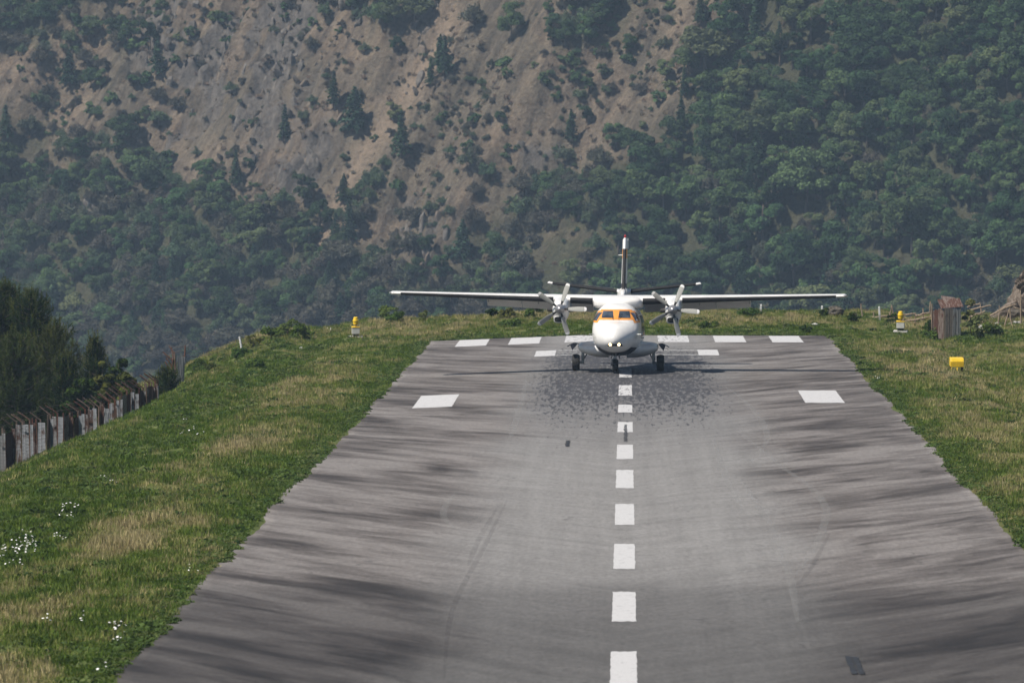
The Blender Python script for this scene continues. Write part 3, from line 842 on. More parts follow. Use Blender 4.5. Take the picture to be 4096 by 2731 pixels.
# ---- single trees that can be told apart on the slope (picture points in the 2352 px wide view: middle of crown, height px)
S35 = 1.7415
SPECIAL = [
 # x, y, h px, kind, squash, label
 (345, 420, 112, ('dark', 0), 1.15, 'big round dark green tree standing alone at the left, below the cliff'),
 (285, 312, 78, ('dark', 3), 1.2, 'dense dark green tree uphill left of the big round tree'),
 (328, 358, 62, ('dark', 4), 1.1, 'dark green tree touching the top of the big round tree'),
 (160, 168, 92, ('conifer', 1), 1.0, 'layered dark conifer alone on the brown slope at upper left'),
 (295, 92, 105, ('dark', 1), 0.8, 'slanting dark green tree on the brown slope at upper left, the lower of two'),
 (345, 78, 88, ('dark', 4), 0.8, 'dark green tree on the brown slope at upper left, the upper of two'),
 (14, 292, 88, ('conifer', 0), 1.2, 'dark conifer cut by the left edge, halfway up the hillside'),
 (470, 402, 58, ('mid', 3), 1.1, 'grey green tree right of the big round tree'),
 (575, 376, 44, ('dark', 4), 1.0, 'small dark green tree under the cliff, right of the big round tree'),
 (655, 285, 92, ('conifer', 2), 1.0, 'slim grey green conifer in front of the cliff'),
 (768, 222, 92, ('conifer', 2), 1.0, 'narrow conifer left of the broad layered conifer in mid slope'),
 (815, 265, 118, ('conifer', 1), 1.1, 'broad layered conifer in mid slope beside the pale gully'),
 (922, 318, 122, ('conifer', 0), 0.95, 'tall dark conifer right of the pale gully'),
 (905, 268, 62, ('mid', 1), 1.0, 'green tree just above the tall conifer right of the pale gully'),
 (1012, 132, 88, ('conifer', 1), 0.9, 'conifer on the pale gully edge near the top of the slope'),
 (990, 195, 70, ('conifer', 2), 1.1, 'conifer below the gully edge conifer, mid slope'),
 (1088, 42, 78, ('scrub', 2), 1.1, 'dark twisted half bare tree near the top of the slope'),
 (1175, 55, 92, ('mid', 2), 0.9, 'green leafy tree at the top of the slope, right of the twisted tree'),
 (1312, 292, 86, ('conifer', 2), 1.1, 'conifer on bare ground above the forest edge, left of a pair'),
 (1346, 272, 56, ('dark', 4), 1.1, 'round green tree on bare ground above the forest edge, right of a pair'),
 (1148, 272, 30, ('dark', 3), 1.1, 'tiny dark green tree alone in the middle of the bare slope'),
 (1385, 178, 42, ('mid', 1), 1.0, 'small green tree in the middle of the wide bare slope'),
 (1352, 200, 50, ('mid', 4), 1.0, 'pale green small tree left of the small tree on the wide bare slope'),
 (1446, 105, 52, ('mid', 0), 1.0, 'small bushy tree high on the wide bare slope'),
 (1320, 82, 36, ('dark', 0), 1.0, 'small round bush-like tree near the top of the wide bare slope'),
 (912, 122, 46, ('dark', 3), 0.9, 'small dark tree on the rocky strip in upper mid slope'),
 (1735, 62, 128, ('conifer', 2), 1.0, 'tall dark conifer at the top of the forest edge, right of the bare slope'),
 (1610, 22, 78, ('conifer', 1), 0.9, 'dark trunked conifer at the top edge above the bare slope'),
 (1572, 195, 82, ('conifer', 0), 0.9, 'conifer at the corner where the forest meets the bare slope'),
 (1830, 95, 62, ('dark', 4), 1.0, 'small tree in the brown gap inside the right forest'),
 (1760, 125, 76, ('mid', 4), 1.2, 'light green tree at the left end of the right forest'),
 (1850, 425, 150, ('mid', 2), 1.15, 'broad light green crown in the middle of the right forest'),
 (2095, 520, 165, ('mid', 0), 1.2, 'largest light green crown low in the right forest'),
 (2010, 90, 100, ('dark', 2), 1.1, 'broad dark tree at the top of the right forest'),
 (1985, 220, 115, ('dark', 0), 1.2, 'big dark green crown in the upper right forest'),
 (2180, 330, 125, ('dark', 2), 1.1, 'large dark crown near the right edge of the forest'),
 (2325, 330, 105, ('mid', 1), 1.0, 'bright green tree at the right edge of the picture'),
 (1690, 300, 100, ('mid', 3), 1.1, 'green crown just inside the left flank of the right forest'),
 (700, 440, 92, ('dark', 1), 1.0, 'dark green tree at the foot of the cliff, left of the pale gully'),
 (735, 500, 80, ('dark', 3), 1.0, 'dark green tree beside the foot of the pale gully'),
 (790, 445, 76, ('conifer', 1), 0.9, 'dull green conifer low on the right side of the pale gully'),
 (828, 440, 56, ('mid', 4), 0.9, 'small dull tree right of the low conifer by the pale gully'),
]
taken = []
trng = random.Random(11)
for x, y, h, key, sq, lab in SPECIAL:
    p = hit_hill(x * S35, (y + h * 0.42) * S35)
    dep = project(p)[2]; hm = 0.9 * h * S35 / (FPX / dep)
    far_tree('conifer_tree' if key[0] == 'conifer' else 'broadleaf_tree', key, p, hm, lab, rot=trng.uniform(0, 6.28), squash=sq)
    taken.append((p[0], p[1], hm * 0.32))

# ---- the rest of the wood
hr = np.random.default_rng(77)
NC = 60000
cx = hr.uniform(-150, 105, NC); cy = hr.uniform(1040, 1420, NC)
cz = hill_z(cx, cy); pp = project(np.stack([cx, cy, cz], -1))
inside = (pp[:, 0] > -420) & (pp[:, 0] < 4520) & (pp[:, 1] > -320) & (pp[:, 1] < 1900)
cx, cy, cz, pp = cx[inside], cy[inside], cz[inside], pp[inside]
cvv = cover(np.clip(pp[:, 0], 0, 4096), np.clip(pp[:, 1], 0, 1500))
cell = {}
wood = []
for x, y, r in taken: cell.setdefault((int(x // 6), int(y // 6)), []).append((x, y, r))
for k in range(len(cx)):
    px_, py_ = pp[k, 0], pp[k, 1]; cvk = cvv[k]
    patch = float(fbm(cx[k] / 11.0, cy[k] / 11.0, 3, 201))
    dens = cvk + (patch - 0.5) * 1.1
    if hr.random() > np.clip((dens - 0.14) * 1.2, 0.0, 1.0) ** 2.6: continue
    right = float(sstep(2150, 2750, px_)) * float(sstep(-100, 200, py_ + 1.0)) if px_ < 4600 else 1.0
    u = hr.random()
    pscrub = 0.66 if (1250 < px_ < 2450 and py_ > 450) else (0.55 if px_ < 1350 else 0.14)
    if px_ > 2400: pscrub = 0.10 + 0.25 * (px_ > 3850 and py_ > 900)
    if u < 0.045: kind = ('conifer', int(hr.integers(3))); size = hr.uniform(4.5, 8.5)
    elif u < 0.045 + pscrub: kind = ('scrub', int(hr.integers(3))); size = hr.uniform(2.2, 5.0) * (0.75 + 0.4 * cvk)
    elif cvk < 0.5 and hr.random() < 0.7: kind = ('shrub', int(hr.integers(2))); size = hr.uniform(1.2, 3.0)
    else:
        kind = ('dark' if hr.random() < (0.62 if right > 0.5 else 0.45) else 'mid', int(hr.integers(5)))
        size = hr.uniform(3.4, 6.2) + 3.2 * right * hr.random() ** 1.2
    rad = size * (0.30 if kind[0] in ('dark', 'mid') else 0.26 if kind[0] != 'conifer' else 0.2)
    ok = True
    ci_, cj_ = int(cx[k] // 6), int(cy[k] // 6)
    for a in (-1, 0, 1):
        for b in (-1, 0, 1):
            for (x, y, r) in cell.get((ci_ + a, cj_ + b), ()):
                if (x - cx[k]) ** 2 + (y - cy[k]) ** 2 < (0.72 * (r + rad)) ** 2: ok = False; break
            if not ok: break
        if not ok: break
    if not ok: continue
    cell.setdefault((ci_, cj_), []).append((cx[k], cy[k], rad))
    wood.append((cx[k], cy[k], cz[k], kind, size, px_, py_))
# low scrub on the open slope: thickens in drifts
for k in range(0, len(cx)):
    if cvv[k] > 0.72: continue
    dft = float(fbm(cx[k] / 9.0 + 5, cy[k] / 13.0, 4, 211))
    if hr.random() > 0.06 + 0.9 * float(sstep(0.44, 0.62, dft)) * (0.45 + cvv[k]): continue
    ci_, cj_ = int(cx[k] // 6), int(cy[k] // 6); kind = ('scrub', int(hr.integers(3))) if hr.random() < 0.88 else ('shrub', int(hr.integers(2)))
    size = hr.uniform(0.5, 1.3) + 1.5 * hr.random() ** 4
    if any((x - cx[k]) ** 2 + (y - cy[k]) ** 2 < (0.55 * (r + size * .35)) ** 2 for a in (-1, 0, 1) for b in (-1, 0, 1) for (x, y, r) in cell.get((ci_ + a, cj_ + b), ())): continue
    cell.setdefault((ci_, cj_), []).append((cx[k], cy[k], size * .35))
    wood.append((cx[k], cy[k], cz[k], kind, size, pp[k, 0], pp[k, 1]))
# the crowns that show largest become trees of their own
big = sorted([w for w in wood if w[3][0] in ('dark', 'mid', 'conifer') and 40 < w[5] < 4060 and 20 < w[6] < 1240], key=lambda w: -w[4] / w[1])[:150]
bigset = set(id(w) for w in big)
def zone(px, py):
    """which part of the hillside a tree belongs to, in words one can find in the picture"""
    if px > 2500:
        col = 0 if px < 3000 else 1 if px < 3550 else 2
        row = 0 if py < 330 else 1 if py < 660 else 2 if py < 960 else 3
        where = (('at the top of the forest edge beside the bare slope', 'in the upper middle of the right forest', 'in the top right corner of the forest'),
                 ('on the left flank of the right forest', 'in the middle of the right forest above the broad crown', 'in the upper right forest by the picture edge'),
                 ('low on the forest flank above the right wing', 'in the lower middle of the forest above the wing tip', 'low in the forest above the rusty enclosure'),
                 ('at the forest foot just above the right wing', 'at the forest foot behind the right wing tip', 'at the forest foot behind the tan rocks'))[row][col]
        return 'dark green broadleaf tree ' + where, 'forest trees ' + where
    if px > 1300:
        where = 'in the brown scrub above the left wing' if px < 1900 else 'in the scrub behind the aircraft tail'
        if py < 620: where = 'standing singly on the bare middle slope'
        return 'dull green tree ' + where, 'trees ' + where
    where = ('in the left wood above the pines' if px < 620 else 'in the left wood below the pale gully') if py > 680 else 'in the patchy wood at upper left'
    return 'hazy green tree ' + where, 'trees ' + where
for w in big:
    lab, grp = zone(w[5], w[6])
    if w[3][0] == 'conifer': lab = lab.replace('broadleaf tree', 'conifer').replace('green tree', 'green conifer'); grp = grp.replace('trees', 'conifers')
    far_tree('conifer_tree' if w[3][0] == 'conifer' else 'broadleaf_tree', w[3], w[:3], w[4], lab, grp, rot=hr.uniform(0, 6.28), squash=hr.uniform(0.9, 1.2))
rest = [w for w in wood if id(w) not in bigset]
keys = sorted(FK.keys())
wood_meshes = []
for kk in keys:      # crown and trunk together for the mass of the wood
    cr, tk, H = FK[kk]
    bm = bmesh.new(); bm.from_mesh(cr); nfc = len(bm.faces); bm.from_mesh(tk); bm.faces.ensure_lookup_table()
    for fi in range(nfc, len(bm.faces)): bm.faces[fi].material_index = 1
    me_ = bpy.data.meshes.new('wood_tree'); bm.to_mesh(me_); bm.free(); me_.materials.append(cr.materials[0]); me_.materials.append(tk.materials[0]); wood_meshes.append(me_)
sc_ = np.array([[w[4] / FK[w[3]][2] * hr.uniform(0.9, 1.25)] * 2 + [w[4] / FK[w[3]][2]] for w in rest])
fo = scatter('forest', np.array([[w[0], w[1], w[2] - 0.1] for w in rest]), np.stack([hr.normal(size=len(rest)) * 0.05, hr.normal(size=len(rest)) * 0.05, hr.uniform(0, 6.28, len(rest))], 1), sc_, [keys.index(w[3]) for w in rest], wood_meshes)
tag(fo, 'mass of green and grey brown trees and scrub covering the hillside', 'forest')
print('WOOD', len(wood), len(big), len(rest))

# ---- dry grass and low scrub clumps on the open slope
def tuft_mesh(name, n, rad, h, seed, mat, width=0.02, lean=0.5, seg=1):
    r = np.random.default_rng(seed); V_ = []; Q_ = []
    for k in range(n):
        a = r.uniform(0, 6.28); d = rad * math.sqrt(r.random()); bx, by = d * math.cos(a), d * math.sin(a)
        hh = h * r.uniform(0.45, 1.1); la = r.uniform(0, 6.28); ln = lean * hh * r.uniform(0.1, 1)
        tx, ty = bx + ln * math.cos(la), by + ln * math.sin(la)
        wa = r.uniform(0, 6.28); wx, wy = math.cos(wa) * width * 0.5, math.sin(wa) * width * 0.5
        mx_, my_ = bx + 0.35 * (tx - bx), by + 0.35 * (ty - by)
        o = len(V_)
        V_ += [(bx - wx, by - wy, -0.03), (bx + wx, by + wy, -0.03), (mx_ + wx * .85, my_ + wy * .85, hh * 0.55), (mx_ - wx * .85, my_ - wy * .85, hh * 0.55), (tx + wx * .15, ty + wy * .15, hh), (tx - wx * .15, ty - wy * .15, hh)]
        Q_ += [(o, o + 1, o + 2, o + 3), (o + 3, o + 2, o + 4, o + 5)]
    return fast_mesh(name, V_, Q_, M[mat] if isinstance(mat, str) else mat)
M['hilltuft'] = foliage('dry_slope_grass', (0.14, 0.105, 0.072), (0.26, 0.20, 0.14), (0.12, 0.105, 0.075), 0.3, 0.3, clump=0.25)
gdr = fbm(cx / 6.0, cy / 8.0, 4, 221)
sel = hr.uniform(size=len(cx)) < np.clip(0.95 - cvv * 0.75, 0.05, 1) * 0.75 * sstep(0.30, 0.62, gdr)
tp = np.stack([cx, cy, cz], 1)[sel]
tm = [tuft_mesh('slope_tuft', 26, 0.5, 0.75, 400 + k, 'hilltuft', 0.16, 0.9) for k in range(3)]
so = scatter('slope_grass', tp, np.stack([0 * tp[:, 0], 0 * tp[:, 0], hr.uniform(0, 6.28, len(tp))], 1), hr.uniform(0.35, 1.1, len(tp)), hr.integers(0, 3, len(tp)), tm)
tag(so, 'dry brown grass clumps covering the open rocky slope', 'grass')

# ---- outcropping rock: angular blocks half sunk in the slope
def crag_mesh(seed):
    r = np.random.default_rng(seed); nu, nv = 18, 12; vs = []; fs = []; pl = rand_dir(r, 12); pd = r.uniform(.45, .9, 12)
    for j in range(nv + 1):
        th = math.pi * j / nv
        for i in range(nu):
            ph = 2 * math.pi * i / nu; d = np.array([math.sin(th) * math.cos(ph), math.sin(th) * math.sin(ph), math.cos(th)])
            k = min([1.1] + [q / max(.05, float(d @ n_)) for n_, q in zip(pl, pd) if float(d @ n_) > .05]); vs.append(tuple(d * k * np.array([.5, .45, .8])))
    for j in range(nv):
        for i in range(nu):
            a, b = j * nu + i, j * nu + (i + 1) % nu; fs.append((a, a + nu, b + nu, b))
    return new_mesh('crag', vs, fs, M['crag'])
def crag_mat():
    t = NT('slope_rock'); v = t.coord('Object', (1, 1, .45)); oi = t.n('ObjectInfo'); geo = t.n('NewGeometry')
    f = t.noise(geo.outputs['Position'], 0.9, 6, .72)
    c = t.ramp(f, [(.30, (.040, .036, .032)), (.5, (.110, .098, .086)), (.7, (.20, .18, .155))])
    c = t.mix(t.maprange(oi.outputs['Random'], .6, .9), c, t.mix(.6, c, (.18, .135, .095)))
    t.pbsdf(c, .93, normal=t.bump(f, .8, .25), spec=.15); return t.mat
M['crag'] = crag_mat()
rkc = _rockmask(pp[:, 0], pp[:, 1]); rcl = fbm(cx / 7.0, cy / 7.0, 4, 231)
sel = hr.uniform(size=len(cx)) < np.clip(rkc * 1.1, 0, 1) * sstep(.40, .60, rcl) * .85 + .006 * (cvv < .5)
cp = np.stack([cx, cy, cz], 1)[sel]; nc_ = len(cp)
cs_ = hr.uniform(.35, .95, nc_) * (.7 + 1.5 * hr.random(nc_) ** 4) * np.where(rkc[sel] > .2, 1.25, .6)
cr_ = scatter('crags', cp, np.stack([hr.normal(size=nc_) * .22 - .25, hr.normal(size=nc_) * .22, hr.uniform(0, 6.28, nc_)], 1), np.stack([cs_ * hr.uniform(.7, 1.3, nc_), cs_ * hr.uniform(.7, 1.3, nc_), cs_ * hr.uniform(.8, 1.9, nc_)], 1), hr.integers(0, 5, nc_), [crag_mesh(800 + k) for k in range(5)])
tag(cr_, 'grey angular rock ribs breaking through the brown hillside', 'rock')
print('CRAGS', nc_)

# ---- air between the camera and the hill
def haze_mat():
    t = NT('valley_haze'); pv = t.n('ShaderNodeVolumePrincipled'[10:]) if False else t.t.nodes.new('ShaderNodeVolumePrincipled')
    pv.inputs['Color'].default_value = (0.58, 0.78, 1.0, 1); pv.inputs['Density'].default_value = HAZE; pv.inputs['Anisotropy'].default_value = 0.2
    t.l(pv.outputs[0], t.out.inputs['Volume']); return t.mat
HAZE = 0.00014
hb = MB(); hb.box((-40, 925, -218), (1500, 2010, 442))
hz = hb.build('haze', haze_mat()); tag(hz, 'pale blue haze filling the valley air', 'haze', kind='stuff')

# ------------------------------------------------------------------ the aircraft (local axes: x picture right, -y forward, z up)
MG_Y = on_plane(2473, 1484)[1]
ALPHA = math.atan(TAN)
AP = Vector((-0.35, MG_Y, float(runway_z(np.array(-0.35), np.array(MG_Y))) + 0.0))
plane_e = empty('propeller_aircraft', AP)
plane_e.rotation_euler = (Matrix.Rotation(-R(1.8), 3, 'Z') @ Matrix.Rotation(-(ALPHA + R(1.5)), 3, 'X')).to_euler()
tag(plane_e, 'white twin engine propeller aircraft with orange cockpit band landing on the runway', 'aircraft')

def sect(y, w, zw, zt, zb, nt=2.4, nb=2.4, n=48):
    ring = []
    for k in range(n):
        a = 2 * math.pi * k / n; c, s = math.cos(a), math.sin(a)
        e = nt if s >= 0 else nb
        x = w * math.copysign(abs(c) ** (2 / e), c)
        z = zw + (zt - zw if s >= 0 else zw - zb) * math.copysign(abs(s) ** (2 / e), s)
        ring.append((x, y, z))
    return ring
ST = [  # y, half width, z of max width, top, bottom, exponents
 (-5.42, 0.02, 1.36, 1.40, 1.32, 2, 2), (-5.38, 0.16, 1.36, 1.52, 1.20, 2, 2), (-5.26, 0.31, 1.36, 1.66, 1.08, 2, 2), (-5.02, 0.49, 1.38, 1.82, .97, 2, 2.05), (-4.65, 0.68, 1.42, 1.97, .88, 2.05, 2.1),
 (-4.2, 0.84, 1.46, 2.08, .82, 2.1, 2.15), (-3.8, 0.935, 1.50, 2.15, .78, 2.2, 2.2), (-3.58, 0.965, 1.55, 2.20, .76, 2.3, 2.25), (-3.3, 0.99, 1.60, 2.42, .74, 2.35, 2.3), (-2.95, 1.015, 1.66, 2.70, .72, 2.4, 2.35),
 (-2.7, 1.03, 1.68, 2.83, .70, 2.4, 2.4), (-2.3, 1.045, 1.70, 2.92, .68, 2.4, 2.4), (-1.6, 1.06, 1.72, 2.96, .66, 2.4, 2.4), (0, 1.06, 1.72, 2.98, .65, 2.4, 2.4), (2.4, 1.06, 1.74, 2.98, .68, 2.4, 2.4),
 (4.0, 0.95, 1.85, 2.98, .95, 2.3, 2.3), (6.0, .66, 2.1, 2.98, 1.5, 2.2, 2.2), (7.8, .36, 2.4, 2.96, 2.05, 2.1, 2.1), (9.0, .10, 2.65, 2.85, 2.5, 2, 2)]
fb = MB(); fb.loft([sect(*s) for s in ST])
fidx = []
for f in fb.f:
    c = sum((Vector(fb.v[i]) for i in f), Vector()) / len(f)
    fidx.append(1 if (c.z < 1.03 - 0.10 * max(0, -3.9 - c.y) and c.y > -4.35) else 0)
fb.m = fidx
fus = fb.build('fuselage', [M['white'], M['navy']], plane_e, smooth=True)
FBVH = BVHTree.FromPolygons([Vector(v) for v in fb.v], fb.f)
def patch(name, corners, mat, parent, off=0.006, n=10, axis='Y', side=1, smooth=True, thick=0.0):
    """a skin panel bounded by four corners (bottom-left, bottom-right, top-right, top-left), laid on the fuselage.
    axis Y: corners are (x, z) seen from the front; axis X: corners are (y, z) seen from the given side"""
    bl, br, tr_, tl = [Vector(c) for c in corners]; vs = []; fs = []
    for j in range(n + 1):
        for i in range(n + 1):
            u, v_ = i / n, j / n
            p = (bl * (1 - u) + br * u) * (1 - v_) + (tl * (1 - u) + tr_ * u) * v_
            if axis == 'Y': h = FBVH.ray_cast(Vector((p[0], -9, p[1])), Vector((0, 1, 0)))
            else: h = FBVH.ray_cast(Vector((3 * side, p[0], p[1])), Vector((-side, 0, 0)))
            if h[0] is None: q = Vector((p[0], -3.0, p[1])) if axis == 'Y' else Vector((1.0 * side, p[0], p[1])); nn = Vector((0, -1, 0))
            else:
                q = h[0]; nn = h[1]
                if (axis == 'Y' and nn.y > 0) or (axis == 'X' and nn.x * side < 0): nn = -nn
            vs.append(q + nn * off)
    for j in range(n):
        for i in range(n):
            a = j * (n + 1) + i; fs.append((a, a + 1, a + n + 2, a + n + 1))
    return link(name, new_mesh(name, vs, fs, M[mat], smooth), parent)
# cockpit: orange mask with two windscreens, quarter panes behind the corner posts
mask = patch('cockpit_mask', [(-0.80, 2.205), (0.80, 2.205), (0.66, 2.66), (-0.66, 2.66)], 'orange', plane_e, 0.004, 24)
for sx in (-1, 1):
    patch('windscreen', [(min(sx * .10, sx * .62), 2.29), (max(sx * .10, sx * .62), 2.29), (max(sx * .14, sx * .56), 2.59), (min(sx * .14, sx * .56), 2.59)] if sx > 0 else
          [(-.62, 2.29), (-.10, 2.29), (-.14, 2.59), (-.56, 2.59)], 'glass', mask, 0.012, 10)
    patch('side_mask', [(-3.42, 2.08), (-2.35, 2.12), (-2.45, 2.60), (-3.05, 2.60)], 'orange', plane_e, 0.005, 12, 'X', sx)
    patch('side_window', [(-3.24, 2.17), (-2.80, 2.19), (-2.80, 2.52), (-3.02, 2.52)], 'glass', plane_e, 0.013, 8, 'X', sx)
    patch('side_window', [(-2.74, 2.19), (-2.46, 2.19), (-2.52, 2.52), (-2.74, 2.52)], 'glass', plane_e, 0.013, 8, 'X', sx)
    for k in range(7):
        y0 = -1.55 + k * 0.72
        patch('cabin_window', [(y0, 1.85), (y0 + .36, 1.85), (y0 + .36, 2.27), (y0, 2.27)], 'glass', plane_e, 0.012, 5, 'X', sx)
    patch('livery_stripe', [(-2.1, 1.62), (4.2, 1.75), (4.2, 2.45), (-1.4, 2.42)], 'navy', plane_e, 0.005, 16, 'X', sx)
    patch('livery_stripe', [(-2.35, 1.50), (4.2, 1.55), (4.2, 1.73), (-2.12, 1.60)], 'orange', plane_e, 0.006, 16, 'X', sx)
    # small boarding light and pitot tube
    w = MB(); w.tube([(sx * .93, -3.9, 1.60), (sx * 1.10, -3.95, 1.60), (sx * 1.12, -4.2, 1.60)], [.018, .014, .010], 6)
    w.build('pitot_tube', M['strut'], plane_e, True)
    w = MB(); w.tube([(sx * .115, -3.60, 2.235), (sx * .20, -3.38, 2.50)], .009, 5); w.build('wiper', M['blackpaint'], mask)
    for k in range(2):
        patch('nose_vent', [(sx * (.845 + k * .05) - .012, 1.42), (sx * (.845 + k * .05) + .012, 1.42), (sx * (.845 + k * .05) + .012, 1.52), (sx * (.845 + k * .05) - .012, 1.52)], 'offwhite', plane_e, 0.008, 2)
w = MB(); w.box((1.08, -2.15, 1.62), (0.10, 0.05, 0.16)); w.box((1.10, -1.95, 1.45), (0.14, 0.08, 0.06)); w.tube([(1.0, -2.1, 1.55), (1.2, -2.2, 1.58), (1.2, -2.2, 1.75)], .015, 5)
w.build('door_fitting', M['offwhite'], plane_e, False, 0.006)
w = MB(); w.tube([(0.92, -2.62, 2.42), (1.16, -2.66, 2.44), (1.18, -2.66, 2.56)], .014, 5); w.box((1.18, -2.66, 2.60), (.05, .04, .12)); w.build('mirror', M['navy'], plane_e)
# landing lights under the nose
lh = patch('landing_light_recess', [(-.30, 1.10), (.36, 1.10), (.30, 1.20), (-.24, 1.20)], 'dark', plane_e, 0.004, 10)
for x in (-.17, .19):
    h = FBVH.ray_cast(Vector((x, -9, 1.17)), Vector((0, 1, 0)))[0]
    w = MB(); w.lathe([(.074, 0.03), (.076, -.015), (.071, -.025)], h, 'Y', 20); w.build('landing_light_rim', M['steel'], plane_e, True)
    w = MB(); w.lathe([(.064, -.026), (.04, -.042), (.004, -.05)], h, 'Y', 20); w.build('landing_light', M['lamp'], plane_e, True)

# wing: one loft per side, boots and flaps as parts
def airfoil(x, yle, chord, zle, tc, n=22, tw=0.0):
    up = []; lo = []
    for k in range(n):
        s = (1 - math.cos(math.pi * k / (n - 1))) / 2
        yt = 5 * tc * (0.2969 * math.sqrt(s) - 0.126 * s - 0.3516 * s * s + 0.2843 * s ** 3 - 0.1036 * s ** 4); cam_ = 0.022 * 4 * s * (1 - s)
        up.append((x, yle + s * chord, zle + (cam_ + yt) * chord)); lo.append((x, yle + s * chord, zle + (cam_ - yt) * chord))
    return up[::-1] + lo[1:-1]
def wing_geom(x):
    f = min(max((abs(x) - 1.0) / 8.74, 0), 1)
    return (-1.25 + 0.33 * f, 2.50 - 1.18 * f, 3.02 + 0.27 * f, 0.17 - 0.05 * f)     # LE y, chord, z, thickness ratio
wing_xs = [0.0, 1.0, 2.0, 3.2, 4.6, 6.0, 7.4, 8.6, 9.45, 9.72]
for sx in (-1, 1):
    wb = MB(); wb.loft([airfoil(sx * x, *wing_geom(x)) for x in wing_xs]); wing = wb.build('wing', M['white'], plane_e, True)
    # de-icing boot on the leading edge
    for (a, b) in ((1.08, 2.05), (2.78, 9.40)):
        vs = []; fs = []; xs_ = np.linspace(a, b, 14)
        for x in xs_:
            yl, ch, zl, tc = wing_geom(x)
            for (s, sg) in ((.035, 1), (.016, 1), (.004, 1), (0.0, 0), (.006, -1), (.02, -1), (.045, -1), (.08, -1), (.12, -1)):
                yt = 5 * tc * (0.2969 * math.sqrt(s) - 0.126 * s - 0.3516 * s * s) * 1.0; cm = .022 * 4 * s * (1 - s)
                vs.append((sx * x, yl + s * ch - 0.006, zl + (cm + sg * yt) * ch + (0.005 if sg > 0 else -0.005 if sg < 0 else 0)))
        for i in range(13):
            for k in range(8): q = i * 9 + k; fs.append((q, q + 1, q + 10, q + 9))
        link('de_icing_boot', new_mesh('de_icing_boot', vs, fs, M['boot'], True), wing)
    yl, ch, zl, tc = wing_geom(9.72)
    w = MB(); rings = []
    for k, (dx, s) in enumerate(((0, 1.03), (.05, .98), (.10, .8), (.16, .45), (.2, .1))):
        rings.append([(sx * (9.72 + dx), yl + ch * .5 + (p[1] - yl - ch * .5) * (s * .9 + .1), zl + (p[2] - zl) * s) for p in airfoil(0, yl, ch, zl, tc)])
    w.loft(rings); w.build('wing_tip', M['white'], wing, True)
    w = MB(); w.tube([(sx * 9.82, yl + .12, zl + .02), (sx * 9.90, yl + .10, zl + .02)], [.05, .02], 8); w.build('tip_light', M['steel'], wing, True)
    # flaps, lowered
    for (a, b) in ((1.12, 2.06), (2.76, 4.2), (4.22, 5.72)):
        vs = []
        for x in (a, b):
            yl, ch, zl, tc = wing_geom(x); yh = yl + ch * .70; zh = zl - 0.02 - 0.015 * ch; fl = ch * .30; an = R(33)
            ring = [(0, 0.06), (0.12, .085), (.5, .06), (1, .01), (1, -.01), (.5, -.03), (.1, -.05)]
            vs.append([(sx * x, yh + .10 + p[0] * fl * math.cos(an) + p[1] * math.sin(an), zh - p[0] * fl * math.sin(an) + p[1] * math.cos(an) - .02) for p in ring])
        w = MB(); w.loft(vs); w.build('flap', M['white'], wing, True)
    for x in (3.5, 4.21, 5.66, 1.16):
        yl, ch, zl, tc = wing_geom(x); w = MB(); w.box((sx * x, yl + ch * .78, zl - .16), (.03, .30, .16)); w.build('flap_bracket', M['strut'], wing, False, .004)
    w = MB(); yl, ch, zl, tc = wing_geom(7.25); w.tube([(sx * 7.25, yl + .5, zl - .08), (sx * 7.25, yl + .55, zl - .22)], .012, 5); w.build('wing_antenna', M['strut'], wing)
# centre section fairing over the cabin
w = MB(); rings = []
for y, hw, zb_, zt in ((-1.62, .35, 2.86, 2.95), (-1.5, .82, 2.72, 3.10), (-1.3, 1.03, 2.68, 3.19), (-.9, 1.09, 2.66, 3.25), (0, 1.10, 2.66, 3.26), (1.0, 1.05, 2.66, 3.18), (1.9, .8, 2.70, 3.06), (2.6, .4, 2.8, 3.0)):
    rings.append([(hw * math.copysign(abs(math.cos(a)) ** .45, math.cos(a)), y, (zb_ + zt) / 2 + (zt - zb_) / 2 * math.copysign(abs(math.sin(a)) ** .6, math.sin(a))) for a in [2 * math.pi * k / 36 for k in range(36)]])
w.loft(rings); w.build('wing_fairing', M['white'], plane_e, True)

